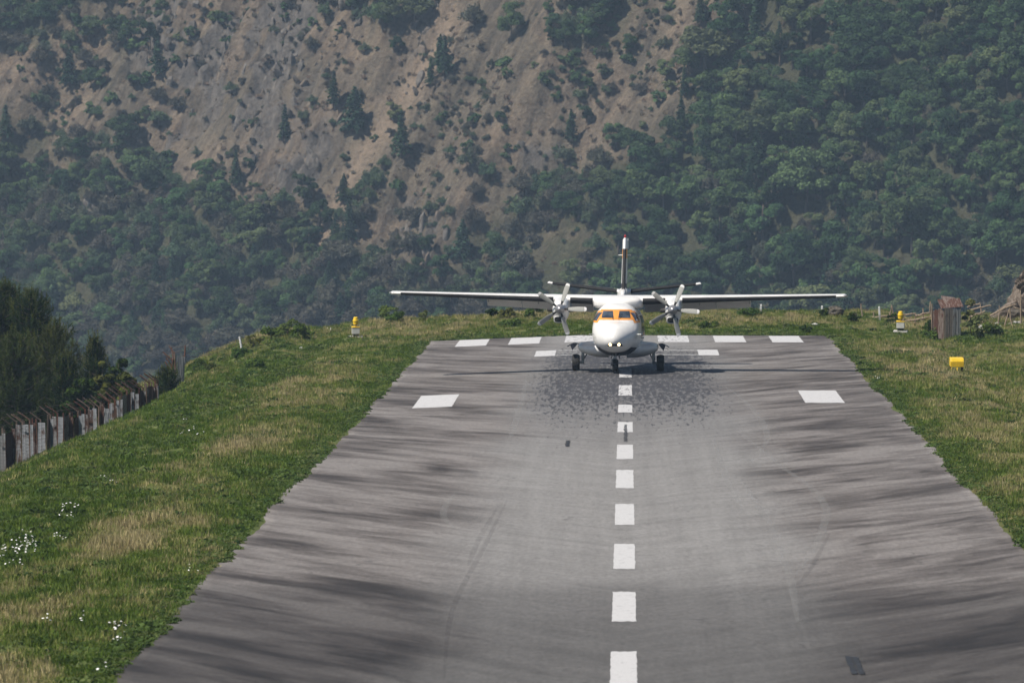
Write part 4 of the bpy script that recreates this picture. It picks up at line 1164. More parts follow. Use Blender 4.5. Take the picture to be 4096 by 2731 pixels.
# engines
EX, EZ = 2.42, 2.66
def nac_ring(x, y, w, zt, zb, n=36, e=2.6): return [(x + w * math.copysign(abs(math.cos(a)) ** (2 / e), math.cos(a)), y, (zt + zb) / 2 + (zt - zb) / 2 * math.copysign(abs(math.sin(a)) ** (2 / e), math.sin(a))) for a in [2 * math.pi * k / n for k in range(n)]]
for sx, ph in ((-1, 0.0), (1, -4.0)):
    ex = sx * EX
    w = MB(); w.loft([nac_ring(ex, -2.93, .20, EZ + .20, EZ - .20, e=2), nac_ring(ex, -2.86, .27, EZ + .25, EZ - .28, e=2.2), nac_ring(ex, -2.74, .32, EZ + .31, EZ - .40), nac_ring(ex, -2.60, .335, EZ + .34, EZ - .55), nac_ring(ex, -2.3, .345, EZ + .40, EZ - .55), nac_ring(ex, -1.6, .355, EZ + .50, EZ - .52),
        nac_ring(ex, -.8, .35, EZ + .54, EZ - .42), nac_ring(ex, .2, .31, EZ + .50, EZ - .22), nac_ring(ex, 1.1, .2, EZ + .40, EZ - .02), nac_ring(ex, 1.7, .06, EZ + .30, EZ + .14)])
    nac = w.build('engine_nacelle', M['white'], plane_e, True)
    # chin intake with lip
    def slot(k, y, d=0): return [(ex + (.235 - d) * math.copysign(abs(math.cos(a)) ** .55, math.cos(a)), y, EZ - .45 + (.115 - d) * math.copysign(abs(math.sin(a)) ** .6, math.sin(a))) for a in [2 * math.pi * j / 32 for j in range(32)]]
    w = MB(); w.loft([slot(0, -2.72, -.035), slot(0, -2.84, -.03), slot(0, -2.87, -.012), slot(0, -2.86, 0), slot(0, -2.82, .01)], 0, False); w.build('intake_lip', M['white'], nac, True)
    w = MB(); w.loft([slot(0, -2.845, .004), slot(0, -2.84, .03)], 0, True); w.build('intake_opening', M['dark'], nac)
    for s2 in (-1, 1):
        w = MB(); w.tube([(ex + s2 * .28, -2.25, EZ - .02), (ex + s2 * .42, -2.18, EZ - .03), (ex + s2 * .50, -2.0, EZ - .04)], [.10, .10, .095], 12, caps=False); w.tube([(ex + s2 * .50, -2.02, EZ - .04), (ex + s2 * .49, -2.06, EZ - .04)], [.08, .01], 12)
        w.build('exhaust_stub', M['exhaust'], nac, True)
    prop = empty('propeller', (ex, -3.02, EZ)); prop.parent = plane_e
    w = MB(); w.lathe([(.21, .10), (.215, .02), (.205, -.08), (.175, -.20), (.125, -.31), (.065, -.385), (.005, -.41)], (0, 0, 0), 'Y', 28); w.build('spinner', M['steel'], prop, True)
    for k in range(5):
        an = R(72 * k + ph); ca, sa = math.cos(an), math.sin(an); w = MB(); rings = []; prof = [(.16, .045, .045, 55), (.28, .05, .045, 50), (.36, .085, .035, 42), (.50, .105, .026, 36), (.75, .118, .02, 29), (.95, .115, .015, 24), (1.05, .108, .012, 22), (1.12, .085, .010, 21), (1.15, .05, .006, 20)]
        rr = []
        for (r_, wd, th, tw) in prof:
            t = R(tw); ring = []
            for j in range(10):
                a = 2 * math.pi * j / 10; u, v_ = wd * math.cos(a), th * math.sin(a)
                lx = u * math.cos(t) - v_ * math.sin(t); ly = u * math.sin(t) + v_ * math.cos(t)
                ring.append((r_ * ca - lx * sa, ly, r_ * sa + lx * ca))
            rr.append(ring)
        w.loft(rr)
        w.m = []
        for i in range(8): w.m += [1 if i < 2 else 2 if i in (6, 7) else 0] * 10
        w.m += [1, 2]
        w.build('propeller_blade', [M['blade'], M['blackpaint'], M['white']], prop, True)
    w = MB(); w.tube([(ex - .35, -2.4, EZ + .30), (ex - .35, -2.4, EZ + .30 + .001)], .001, 3)

# tail
def fin_ring(z):
    f = (z - 3.0) / 2.85; yl = 6.15 + 1.95 * f; ch = 2.95 - 1.45 * f; th = .27 - .06 * f
    out = []
    for k in range(20):
        s = (1 - math.cos(math.pi * k / 19)) / 2; yt = 5 * (th * 2 / ch) * (0.2969 * math.sqrt(s) - 0.126 * s - 0.3516 * s * s + 0.2843 * s ** 3 - 0.1015 * s ** 4); out.append((yt * ch * .5 * 1.0, yl + s * ch, z))
    return out[::-1] + [(-p[0], p[1], p[2]) for p in out[1:-1]]
bands = [(2.85, 3.30, 0), (3.30, 3.52, 0), (3.52, 3.80, 1), (3.80, 4.92, 0), (4.92, 5.33, 2), (5.33, 5.74, 0), (5.74, 5.82, 0)]
w = MB(); zs = [bands[0][0]] + [b[1] for b in bands]; rings = [fin_ring(z) for z in zs]; rings[-1] = [(p[0] * .55, p[1] * .92 + .08 * 8.6, p[2]) for p in rings[-1]]
w.loft(rings); n_ = len(rings[0]); w.m = [b[2] for b in bands for _ in range(n_)] + [0, 0]
fin = w.build('tail_fin', [M['white'], M['navy'], M['orange']], plane_e, True)
vs = []; fs = []; zz = np.linspace(3.42, 5.34, 10)
for z in zz:
    r_ = fin_ring(z); f = (z - 3.0) / 2.85; yl = 6.15 + 1.95 * f
    for (u, dy) in ((-1, .07), (-.75, .02), (-.3, -.008), (.3, -.008), (.75, .02), (1, .07)): vs.append((u * .078, yl + dy - .006, z))
for i in range(9):
    for k in range(5): q = i * 6 + k; fs.append((q, q + 1, q + 7, q + 6))
link('de_icing_boot', new_mesh('de_icing_boot', vs, fs, M['boot'], True), fin)
w = MB(); w.box((-.105, 9.2, 5.52), (.03, .5, .42)); w.box((.105, 9.2, 5.58), (.03, .5, .46)); w.build('rudder_horn', M['white'], fin, False, .01)
w = MB(); w.lathe([(.05, 0), (.055, .03), (.05, .09), (.02, .13), (.004, .14)], (0, 8.5, 5.84), 'Z', 14); w.build('tail_beacon', M['red'], fin, True)
w = MB(); w.tube([(0, 8.5, 5.78), (0, 8.5, 5.85)], .045, 10); w.build('beacon_base', M['white'], fin)
w = MB(); w.tube([(-.28, 8.0, 5.06), (-.06, 7.9, 5.06), (.06, 7.9, 5.06), (.28, 8.0, 5.06)], [.012, .022, .022, .012], 6); w.build('fin_antenna', M['white'], fin)
w = MB(); w.loft([nac_ring(0, 6.6, .16, 3.62, 3.0), nac_ring(0, 7.1, .29, 3.60, 2.9), nac_ring(0, 8.2, .29, 3.58, 2.9), nac_ring(0, 9.0, .1, 3.45, 2.9)]); w.build('tail_root_fairing', M['white'], plane_e, True)
w = MB(); w.loft([nac_ring(0, 4.4, .02, 3.0, 2.8), nac_ring(0, 5.6, .12, 3.36, 2.8), nac_ring(0, 6.5, .14, 3.55, 2.8), nac_ring(0, 8, .1, 3.5, 2.8)]); w.build('dorsal_fin', M['white'], plane_e, True)
for sx in (-1, 1):
    def stab(x):
        f = x / 3.37; return (7.0 + .45 * f, 1.75 - .75 * f, 3.40 + .40 * f, .11)
    w = MB(); w.loft([airfoil(sx * x, *stab(x), n=14) for x in (.1, .6, 1.4, 2.3, 3.1, 3.30)]); tp_ = w.build('tailplane', M['white'], plane_e, True)
    vs = []; fs = []; xs_ = np.linspace(.31, 3.18, 10)
    for x in xs_:
        yl, ch, zl, tc = stab(x)
        for (s, sg) in ((.20, 1), (.09, 1), (.025, 1), (.0, 0), (.02, -1), (.07, -1), (.16, -1)):
            yt = 5 * tc * (0.2969 * math.sqrt(s) - 0.126 * s - 0.3516 * s * s); vs.append((sx * x, yl + s * ch - .006, zl + (sg * yt + .022 * 4 * s) * ch + sg * .006))
    for i in range(9):
        for k in range(6): q = i * 7 + k; fs.append((q, q + 1, q + 8, q + 7))
    link('de_icing_boot', new_mesh('de_icing_boot', vs, fs, M['boot'], True), tp_)
    yl, ch, zl, tc = stab(3.3); w = MB(); w.loft([[(sx * (3.30 + dx), p[1], zl + .01 + (p[2] - zl) * s) for p in airfoil(0, yl, ch, zl, tc, 14)] for dx, s in ((0, 1.08), (.05, 1.0), (.1, .5))]); w.build('tailplane_tip', M['white'], tp_, True)

# undercarriage
for sx in (-1, 1):
    rings = []
    for x, ya, yb, zt, zb_ in ((.40, -1.85, 1.95, 1.34, .57), (.75, -1.75, 1.85, 1.33, .58), (1.0, -1.6, 1.7, 1.30, .61), (1.25, -1.4, 1.5, 1.27, .67), (1.45, -1.25, 1.35, 1.25, .74), (1.60, -1.1, 1.2, 1.22, .82), (1.69, -.9, 1.0, 1.17, .89), (1.73, -.6, .7, 1.09, .97)):
        yc, ry_, zc_, rz_ = (ya + yb) / 2, (yb - ya) / 2, (zt + zb_) / 2, (zt - zb_) / 2
        rings.append([(sx * x, yc + ry_ * math.copysign(abs(math.cos(a)) ** .8, math.cos(a)), zc_ + rz_ * math.copysign(abs(math.sin(a)) ** .75, math.sin(a))) for a in [2 * math.pi * k / 32 for k in range(32)]])
    w = MB(); w.loft(rings); pod = w.build('landing_gear_pod', M['white'], plane_e, True)
    # open gear door, a curved flap
    vs = []; fs = []
    for j in range(2):
        for (dx, dz) in ((1.72, 1.17), (1.82, 1.205), (1.94, 1.20), (2.08, 1.13), (2.20, 1.06)):
            vs.append((sx * dx, -.55 + j * 1.15, dz)); vs.append((sx * (dx - .01), -.55 + j * 1.15, dz - .03))
    for k in range(4):
        a = 2 * k; fs += [(a, a + 2, a + 12, a + 10), (a + 1, a + 11, a + 13, a + 3), (a, a + 1, a + 3, a + 2), (a + 10, a + 12, a + 13, a + 11)]
    vs += [(sx * 1.74, -.56, 1.16), (sx * 1.97, -.56, .88), (sx * 2.06, -.56, 1.10), (sx * 1.93, -.56, 1.18), (sx * 1.74, -.53, 1.16), (sx * 1.97, -.53, .88), (sx * 2.06, -.53, 1.10), (sx * 1.93, -.53, 1.18)]
    fs += [(20, 21, 22, 23), (27, 26, 25, 24), (20, 24, 25, 21), (21, 25, 26, 22), (22, 26, 27, 23), (23, 27, 24, 20)]
    link('gear_door', new_mesh('gear_door', vs, fs, [M['white'], M['navy']], False, [0, 1, 1, 1] * 4 + [1] * 6), pod)
    leg = MB(); leg.tube([(sx * 1.53, 0, 1.0), (sx * 1.53, 0, .70), (sx * 1.53, .0, .42)], [.075, .065, .06], 12); leg.tube([(sx * 1.53, .0, .42), (sx * 1.55, 0.02, .36), (sx * 2.02, .0, .355)], [.06, .06, .05], 10)
    leg.tube([(sx * 1.47, 0, .36), (sx * 1.55, 0, .36)], .07, 10); leg.tube([(sx * 1.30, .5, .85), (sx * 1.50, .06, .5)], .03, 8)
    lg = leg.build('gear_leg', M['strut'], plane_e, True)
    w = MB(); w.lathe([(.10, -.13), (.20, -.155), (.29, -.16), (.335, -.135), (.355, -.06), (.358, 0), (.355, .06), (.335, .135), (.29, .16), (.20, .155), (.10, .13)], (sx * 1.83, 0, .358), 'X', 36)
    wh = w.build('main_wheel', M['tyre'], plane_e, True)
    w = MB(); w.lathe([(.19, -.156), (.17, -.158), (.06, -.165), (.06, .165), (.17, .158), (.19, .156)], (sx * 1.83, 0, .358), 'X', 20); w.build('wheel_hub', M['hub'], wh, True)
w = MB(); w.tube([(0, -3.62, .95), (0, -3.65, .62), (0, -3.66, .54)], [.06, .055, .05], 12); w.tube([(0, -3.66, .54), (-.16, -3.66, .50), (-.17, -3.67, .27)], [.05, .045, .04], 8); w.tube([(-.17, -3.67, .27), (.13, -3.67, .27)], .03, 8); w.tube([(0, -3.3, .85), (0, -3.62, .62)], .03, 8)
w.box((-.02, -3.7, .60), (.14, .10, .10)); w.build('nose_gear_leg', M['strut'], plane_e, True)
w = MB(); w.lathe([(.07, -.10), (.16, -.12), (.22, -.125), (.255, -.10), (.27, -.04), (.27, .04), (.255, .10), (.22, .125), (.16, .12), (.07, .10)], (0, -3.67, .27), 'X', 30); nw = w.build('nose_wheel', M['tyre'], plane_e, True)
w = MB(); w.lathe([(.14, -.122), (.04, -.13), (.04, .13), (.14, .122)], (0, -3.67, .27), 'X', 16); w.build('wheel_hub', M['hub'], nw, True)
for sx in (-1, 1):
    w = MB(); w.box((sx * .16, -3.55, .66), (.015, .8, .26), 0, Matrix.Rotation(sx * -.25, 3, 'Y')); w.build('nose_gear_door', M['navy'], plane_e, False, .005)

# ------------------------------------------------------------------ things standing in the grass
def gpoint(px, py, y0=120.0, y1=470.0):
    """where the line of sight through a pixel meets the ground"""
    d = ray(px, py); Ys = np.arange(y0, y1, 0.25); t = Ys / d[1]
    X = d[0] * t; Z = d[2] * t; f = Z - ground_z(X, Ys)
    k = int(np.argmax(f < 0)) if (f < 0).any() else len(Ys) - 1
    return Vector((X[k], Ys[k], float(ground_z(X[k:k + 1], Ys[k:k + 1])[0])))
def gz(x, y): return float(ground_z(np.array([x]), np.array([y]))[0])

# lamp units at both corners of the runway end
def lamp_unit(px, py, label, rz):
    p = gpoint(px, py); e = empty('runway_end_light', p - Vector((0, 0, .03)), (0, 0, rz)); tag(e, label, 'light', 'flashing lights at the runway end')
    w = MB(); w.box((0, 0, .03), (.72, .55, .10)); w.build('base_slab', M['concrete'], e, False, .012)
    w = MB()
    for x in (-.13, .13):
        for y in (-.10, .10): w.tube([(x, y, .07), (x, y, .22)], .02, 6)
    w.box((.0, 0, .14), (.2, .14, .1)); w.build('stand', M['dark'], e)
    w = MB(); w.box((0, 0, .385), (.40, .30, .32)); w.build('control_box', M['offwhite'], e, False, .012)
    w = MB(); w.box((0, 0, .565), (.43, .33, .04)); w.tube([(0, 0, .58), (0, 0, .66)], .05, 8); w.build('box_lid', M['yellow'], e, False, .008)
    w = MB(); w.tube([(0, 0, .64), (0, 0, .71)], .045, 10); w.build('neck', M['dark'], e)
    w = MB(); w.lathe([(.09, .70), (.135, .71), (.14, .86), (.155, .87), (.155, .93), (.12, .945), (.115, 1.04), (.10, 1.07), (.07, 1.08), (.02, 1.085)], (0, 0, 0), 'Z', 24); w.build('lamp_housing', M['yellow'], e, True)
    return e
lamp_unit(1423, 1350, 'yellow lamp on a white box at the left corner of the runway end', .1)
lamp_unit(3602, 1327, 'yellow lamp on a white box at the right corner of the runway end', -.12)
# approach slope unit
p = gpoint(3826, 1486); e = empty('yellow_light_unit', p - Vector((0, 0, .02)), (0, 0, .06)); tag(e, 'wide yellow metal box on short legs in the right hand grass', 'light unit')
prof = [(-.30, .26), (-.30, .50), (-.22, .62), (.26, .62), (.30, .56), (.30, .26)]
w = MB(); w.loft([[(x, a, b) for a, b in prof] for x in (-.29, .29)]); w.build('housing', M['yellow'], e, False, .012)
for x in (-.25, .24):
    for y in (-.22, .22):
        w = MB(); w.tube([(x, y, -.02), (x, y, .27)], .028, 8); w.build('leg', M['dark'], e)
for x in (-.25, .0):
    w = MB(); w.lathe([(.06, -.02), (.055, .09), (.035, .12), (.035, .21), (.012, .25)], (x, -.34, 0), 'Z', 12); w.build('adjuster_cone', M['yellow'], e, True)

# white marker posts beyond the end
def marker_post(px, py, h, label, lean):
    p = gpoint(px, py); e = empty('marker_post', p - Vector((0, 0, .1)), (0, lean, 0)); tag(e, label, 'post', 'white tipped marker posts')
    w = MB(); w.box((0, 0, h * .25), (.10, .10, h * .52)); w.build('lower_shaft', M['concrete'], e, False, .01)
    w = MB(); w.box((0, 0, h * .75 + .02), (.104, .104, h * .52)); w.build('white_top', M['postwhite'], e, False, .01)
marker_post(3042, 1252, .55, 'short white marker post behind the right wing, leftmost of three', .05)
marker_post(3287, 1258, .55, 'short white marker post beside the dark boulder, middle of three', .03)
marker_post(3520, 1284, .85, 'tallest white marker post, left of the right yellow lamp', -.06)

# boulders
def boulder(name, p, size, seed, label, cat, mat, group=None, rz=0.0, sink=.15):
    r = np.random.default_rng(seed); nu, nv = 22, 14; vs = []; fs = []
    for j in range(nv + 1):
        th = math.pi * j / nv
        for i in range(nu):
            ph = 2 * math.pi * i / nu; d = np.array([math.sin(th) * math.cos(ph), math.sin(th) * math.sin(ph), math.cos(th)])
            k = 1 + .5 * (fbm(d[0] * 1.4 + seed, d[1] * 1.4 + d[2] * 1.9, 3, seed) - .5) + .35 * (fbm(d[0] * 3.4 + 9, d[2] * 3.4 + d[1] * 2.2, 2, seed + 3) - .5)
            vs.append(tuple(d * float(k) * np.array(size) * .5))
    for j in range(nv):
        for i in range(nu):
            a, b = j * nu + i, j * nu + (i + 1) % nu; fs.append((a, a + nu, b + nu, b))
    me = new_mesh(name, vs, fs, mat, False)
    o = link(name, me, None, (p[0], p[1], p[2] + size[2] * (.5 - sink)), (0, 0, rz)); tag(o, label, cat, group); return o
def stone_mat(name, a, b, c):
    t = NT(name); v = t.coord('Object'); f = t.noise(v, 2.2, 7, 0.72); g = t.noise(v, 14.0, 5, .7)
    k = t.math('MULTIPLY_ADD', f, .6, t.math('MULTIPLY', g, .45))
    t.pbsdf(t.ramp(k, [(.36, a), (.52, b), (.68, c)]), .92, normal=t.bump(k, .9, .06), spec=.2); return t.mat
M['stone_dark'] = stone_mat('dark_boulder_stone', (.035, .032, .026), (.085, .075, .06), (.16, .14, .11))
M['stone_tan'] = stone_mat('tan_boulder_stone', (.06, .046, .036), (.135, .108, .085), (.235, .20, .165))
M['stone_pale'] = stone_mat('pale_stone', (.25, .24, .22), (.42, .41, .38), (.58, .57, .54))
boulder('boulder', gpoint(3340, 1262), (.95, .8, .62), 5, 'rounded dark boulder on the grass ridge behind the right wing', 'boulder', M['stone_dark'])
boulder('stone', gpoint(3259, 1302), (.36, .3, .14), 8, 'flat pale stone in the grass just beyond the right runway corner', 'stone', M['stone_pale'])
# the large tan rock mass behind the right fence: tilted slabs leaning on each other
pr = gpoint(4060, 1296); rk = empty('rock_outcrop', pr + Vector((.65, 7.0, -.6))); rk.scale = (.82, .82, .86); tag(rk, 'large tan rock outcrop with leaning slabs behind the right hand fence', 'rock')
def slab(pts, thick, seed, mat):
    r = np.random.default_rng(seed); n = 9; bl, br, tr_, tl = [Vector(q) for q in pts]; vs = []; fs = []
    nrm = (br - bl).cross(tl - bl).normalized()
    for s in (0, 1):
        for j in range(n + 1):
            for i in range(n + 1):
                u, v_ = i / n, j / n; q = (bl * (1 - u) + br * u) * (1 - v_) + (tl * (1 - u) + tr_ * u) * v_
                b = math.sin(math.pi * u) ** .35 * math.sin(math.pi * v_) ** .35
                vs.append(q + nrm * ((s - .5) * thick * b + (r.random() - .5) * .10) + Vector((r.normal() * .03, 0, r.normal() * .03)))
    o = (n + 1) ** 2
    for j in range(n):
        for i in range(n):
            a = j * (n + 1) + i; fs.append((a, a + n + 1, a + n + 2, a + 1)); fs.append((o + a, o + a + 1, o + a + n + 2, o + a + n + 1))
    return link('slab', new_mesh('slab', vs, fs, mat), rk)
def rock_lump(c, size, seed, mat, rot):
    r = np.random.default_rng(seed); nu, nv = 40, 26; vs = []; fs = []; pl = rand_dir(r, 16); pd = r.uniform(.55, .95, 16)
    for j in range(nv + 1):
        th = math.pi * j / nv
        for i in range(nu):
            ph = 2 * math.pi * i / nu; d = np.array([math.sin(th) * math.cos(ph), math.sin(th) * math.sin(ph), math.cos(th)])
            k = min([1.15] + [q / max(.05, float(d @ n_)) for n_, q in zip(pl, pd) if float(d @ n_) > .05])       # cut by fracture planes
            k *= 1 + .22 * (float(fbm(d[0] * 4 + seed, d[1] * 4 + d[2] * 5, 3, seed)) - .5)
            vs.append(tuple(d * k * np.array(size) * .5))
    for j in range(nv):
        for i in range(nu):
            a, b = j * nu + i, j * nu + (i + 1) % nu; fs.append((a, a + nu, b + nu, b))
    link('rock_block', new_mesh('rock_block', vs, fs, mat), rk, c, rot)
rock_lump((.75, .3, 1.0), (3.6, 2.6, 3.5), 1, M['stone_tan'], (.1, .25, .2))
rock_lump((.45, .2, 2.2), (1.9, 1.6, 1.9), 2, M['stone_tan'], (0, .5, .6))
rock_lump((-1.0, -.3, .35), (2.9, 1.5, .95), 3, M['stone_tan'], (0, -.62, .1))
rock_lump((.3, -.9, .1), (2.6, 1.3, 1.1), 4, M['stone_dark'], (0, .1, .3))
rock_lump((1.9, -.6, .9), (2.0, 1.4, 2.0), 5, M['stone_tan'], (.2, -.2, 1.0))
sr = random.Random(8)
for k, (x, y, s) in enumerate(((3912, 1318, .24), (3925, 1310, .20), (3943, 1306, .26), (3990, 1300, .24), (4015, 1300, .20), (4040, 1300, .22), (4062, 1298, .26), (4078, 1294, .24), (4000, 1310, .16), (3935, 1320, .15))):
    boulder('stone', gpoint(x, y), (s * 1.2, s, s * .7), 20 + k, 'small pale stone in the row below the tan rocks at the right edge', 'stone', M['stone_pale'], 'row of pale stones at the right edge', sr.uniform(0, 3))

# rusted corrugated enclosure on the right
def corrugated(name, w_, h_, mat, parent, pitch=.09, amp=.018, rows=1, horizontal=False, bend=0.0, seed=0):
    """one sheet in its own xz plane, x from 0 to w_, ridges vertical (or horizontal)"""
    r = random.Random(seed); L = h_ if horizontal else w_; n = max(6, int(L / pitch * 4)); vs = []; fs = []
    m = 3
    for i in range(n + 1):
        s = L * i / n; d = amp * math.sin(2 * math.pi * s / pitch)
        for j in range(m + 1):
            t = (w_ if horizontal else h_) * j / m; dd = d + bend * math.sin(math.pi * j / m) + (r.random() - .5) * .006
            vs.append((t, dd, s) if horizontal else (s, dd, t))
    for i in range(n):
        for j in range(m):
            a = i * (m + 1) + j; fs.append((a, a + 1, a + m + 2, a + m + 1) if not horizontal else (a, a + m + 1, a + m + 2, a + 1))
    me = new_mesh(name, vs, fs, mat, True); return link(name, me, parent)
pf = gpoint(3840, 1348); she = empty('corrugated_enclosure', pf - Vector((.80, 0, .10)), (0, 0, .10)); tag(she, 'rusted corrugated metal enclosure with grey and brown sheets in the right hand grass', 'enclosure')
for k, (x, wd, mt) in enumerate(((0, .42, 'rustsheet'), (.40, .24, 'mixsheet'), (.62, .22, 'mixsheet'))):
    o = corrugated('front_sheet', wd, 1.62 - .05 * k, M[mt], she, .085, .016, seed=k); o.location = (x, -.012 * k, -.05)
for k, (y, wd, mt) in enumerate(((0.0, .55, 'rustsheet'), (.5, .55, 'rustsheet'), (1.0, .5, 'galv'))):
    o = corrugated('side_sheet', wd, 1.55 - .12 * k, M[mt], she, .085, .016, seed=4 + k); o.location = (-.03 - .2 * y - .012 * k, y + .02, -.05); o.rotation_euler = (0, 0, R(112))
o = corrugated('roof_sheet', 1.15, 1.3, M['rustsheet'], she, .085, .016, seed=9); o.location = (-.18, .0, 1.56); o.rotation_euler = (R(-78), R(-4), 0)
o = corrugated('roof_sheet', .8, 1.2, M['rustsheet'], she, .085, .016, seed=10); o.location = (.15, .3, 1.62); o.rotation_euler = (R(-70), R(10), .2)
for x, y in ((0, .05), (.82, .05), (-.45, 1.4)):
    w = MB(); w.tube([(x, y, -.2), (x + .01, y, 1.62)], .03, 6); w.build('corner_post', M['stick'], she)

# stick fence right
def stick(mb, a, b, r0, seed):
    r = random.Random(seed); a, b = Vector(a), Vector(b); pts = []
    for k in range(6):
        f = k / 5; pts.append(a.lerp(b, f) + Vector((r.uniform(-.03, .03), r.uniform(-.03, .03), r.uniform(-.04, .04))) * (1 if 0 < k < 5 else 0))
    mb.tube(pts, [r0 * (1 - .4 * k / 5) for k in range(6)], 6)
sf = empty('stick_fence', gpoint(3560, 1284)); tag(sf, 'crooked fence of dry branches and posts behind the right yellow lamp', 'fence')
o0 = sf.location
def rel(px, py, dep): q = Vector(at_depth(px, py, dep)); return q - o0
FD = 386.0
for k, (x0, y0, x1, y1) in enumerate(((3452, 1290, 3444, 1214), (3556, 1290, 3566, 1220), (3580, 1288, 3567, 1222), (3494, 1290, 3494, 1248), (3721, 1292, 3722, 1205), (3660, 1300, 3662, 1252), (3691, 1300, 3692, 1232), (3616, 1292, 3613, 1252))):
    w = MB(); stick(w, rel(x0, y0 + 12, FD), rel(x1, y1, FD), .055, k); w.build('post', M['stick'], sf, True)
for k, (x0, y0, x1, y1) in enumerate(((3440, 1277, 3580, 1262), (3575, 1262, 3665, 1254), (3660, 1262, 3740, 1246), (3605, 1286, 3745, 1264), (3490, 1272, 3600, 1258), (3670, 1306, 3720, 1306))):
    w = MB(); stick(w, rel(x0, y0, FD), rel(x1, y1, FD), .06, 20 + k); w.build('rail', M['stick'], sf, True)
bf = empty('branch_fence', gpoint(3930, 1300)); tag(bf, 'branch rails and wire mesh fence between the rusty enclosure and the tan rocks', 'fence'); o0 = bf.location; FD = 372.0
for k, (x0, y0, x1, y1) in enumerate(((3931, 1290, 3921, 1212), (3990, 1345, 3998, 1222), (4050, 1350, 4040, 1218), (4085, 1345, 4082, 1160), (4012, 1330, 4040, 1228))):
    w = MB(); stick(w, rel(x0, y0, FD), rel(x1, y1, FD), .05, 40 + k); w.build('post', M['stick'], bf, True)
for k, (x0, y0, x1, y1) in enumerate(((3870, 1230, 3920, 1212), (3880, 1240, 3965, 1222), (3880, 1268, 3940, 1244), (3960, 1262, 4060, 1216), (4040, 1222, 4096, 1246))):
    w = MB(); stick(w, rel(x0, y0, FD), rel(x1, y1, FD), .055, 50 + k); w.build('rail', M['stick'], bf, True)
def wire_net(parent, x0, y0, x1, y1, nx_, ny_, dep):
    w = MB()
    for i in range(nx_ + 1):
        a, b = rel(x0 + (x1 - x0) * i / nx_, y0, dep), rel(x0 + (x1 - x0) * min(nx_, i + 2) / nx_, y1, dep); w.tube([a, b], .004, 3, caps=False)
        a, b = rel(x0 + (x1 - x0) * i / nx_, y0, dep), rel(x0 + (x1 - x0) * max(0, i - 2) / nx_, y1, dep); w.tube([a, b], .004, 3, caps=False)
    for j in range(ny_ + 1): w.tube([rel(x0, y0 + (y1 - y0) * j / ny_, dep), rel(x1, y0 + (y1 - y0) * j / ny_, dep)], .005, 3, caps=False)
    w.build('wire_netting', M['wire'], parent)
wire_net(bf, 3860, 1350, 4100, 1250, 44, 5, FD + .3)

# ---- left: fence of steel posts and flattened sheets
fence = empty('sheet_metal_fence', gpoint(330, 1802)); tag(fence, 'long fence of grey and rusty metal sheets on slanted posts at the left edge', 'fence')
FP = [(-60, 1925), (0, 1893), (68, 1858), (152, 1841), (251, 1812), (324, 1802), (387, 1783), (445, 1765), (523, 1718), (575, 1702), (634, 1674)]
FPX_ = np.array([p[0] for p in FP], float)
def fence_base(x):
    y = np.interp(x, FPX_, [p[1] for p in FP]); dep = np.interp(x, [-60, 640], [297.0, 316.0]); return Vector(at_depth(x, y, dep))
frng = random.Random(3); xs_f = []; x = -60.0
while x < 640: xs_f.append(x); x += frng.choice((9, 12, 15, 19, 23)) * (1.0 if x < 400 else .8)
o0 = fence.location
sheet_cache = {}
for k, x in enumerate(xs_f):
    b = fence_base(x) - o0; h = 1.74 + frng.uniform(-.08, .08)
    ln = frng.uniform(-.04, .04)
    w = MB(); w.box((0, 0, h * .5 - .15), (.06, .045, h + .4)); w.box((.03, .03, h * .5 - .15), (.02, .05, h + .38))
    if frng.random() < .8: w.tube([(0, 0, h + .02), (-.22, -.05, h + .20), (-.40 - frng.uniform(0, .12), -.1, h + .38)], [.028, .026, .022], 5)
    w.build('post', M['rustpost'], fence, False, 0, b, (frng.uniform(-.03, .03), ln, frng.uniform(-.3, .3)))
    if k + 1 < len(xs_f):
        c = fence_base(xs_f[k + 1]) - o0; dx, dy = c.x - b.x, c.y - b.y
        u = frng.random(); mt = 'galv' if u < .5 else 'mixsheet' if u < .72 else 'rustsheet'
        L = math.hypot(dx, dy)
        # sheets hang a little twisted: alternate ones face the runway or the camera
        Ls = L * 1.03; o = corrugated('sheet', Ls, h * frng.uniform(.9, .98), M[mt], fence, .06, .007, horizontal=True, bend=.02, seed=k)
        if mt != 'rustsheet':          # the newer sheets are nailed across, square to the runway direction
            bpy.data.objects.remove(o); o = corrugated('sheet', max(.14, dx * 1.15), h * frng.uniform(.92, .99), M[mt], fence, .06, .007, horizontal=True, bend=.01, seed=k)
            o.location = b + Vector((0.01, -.06, -.04)); o.rotation_euler = (0, frng.uniform(-.03, .03), frng.uniform(-.35, -.15))
        else:
            o.location = b + Vector((0, -.05, -.04)); o.rotation_euler = (0, math.atan2(-(c.z - b.z), L) * 0.6, math.atan2(dy, dx) + frng.uniform(-.02, .02))
w = MB()
for hh in (1.86, 2.08): 
    pts = [fence_base(x) - o0 + Vector((-.18 - (hh - 1.86) * .8, -.05, hh)) for x in xs_f]; w.tube(pts, .006, 4)
w.build('barbed_wire', M['wire'], fence)

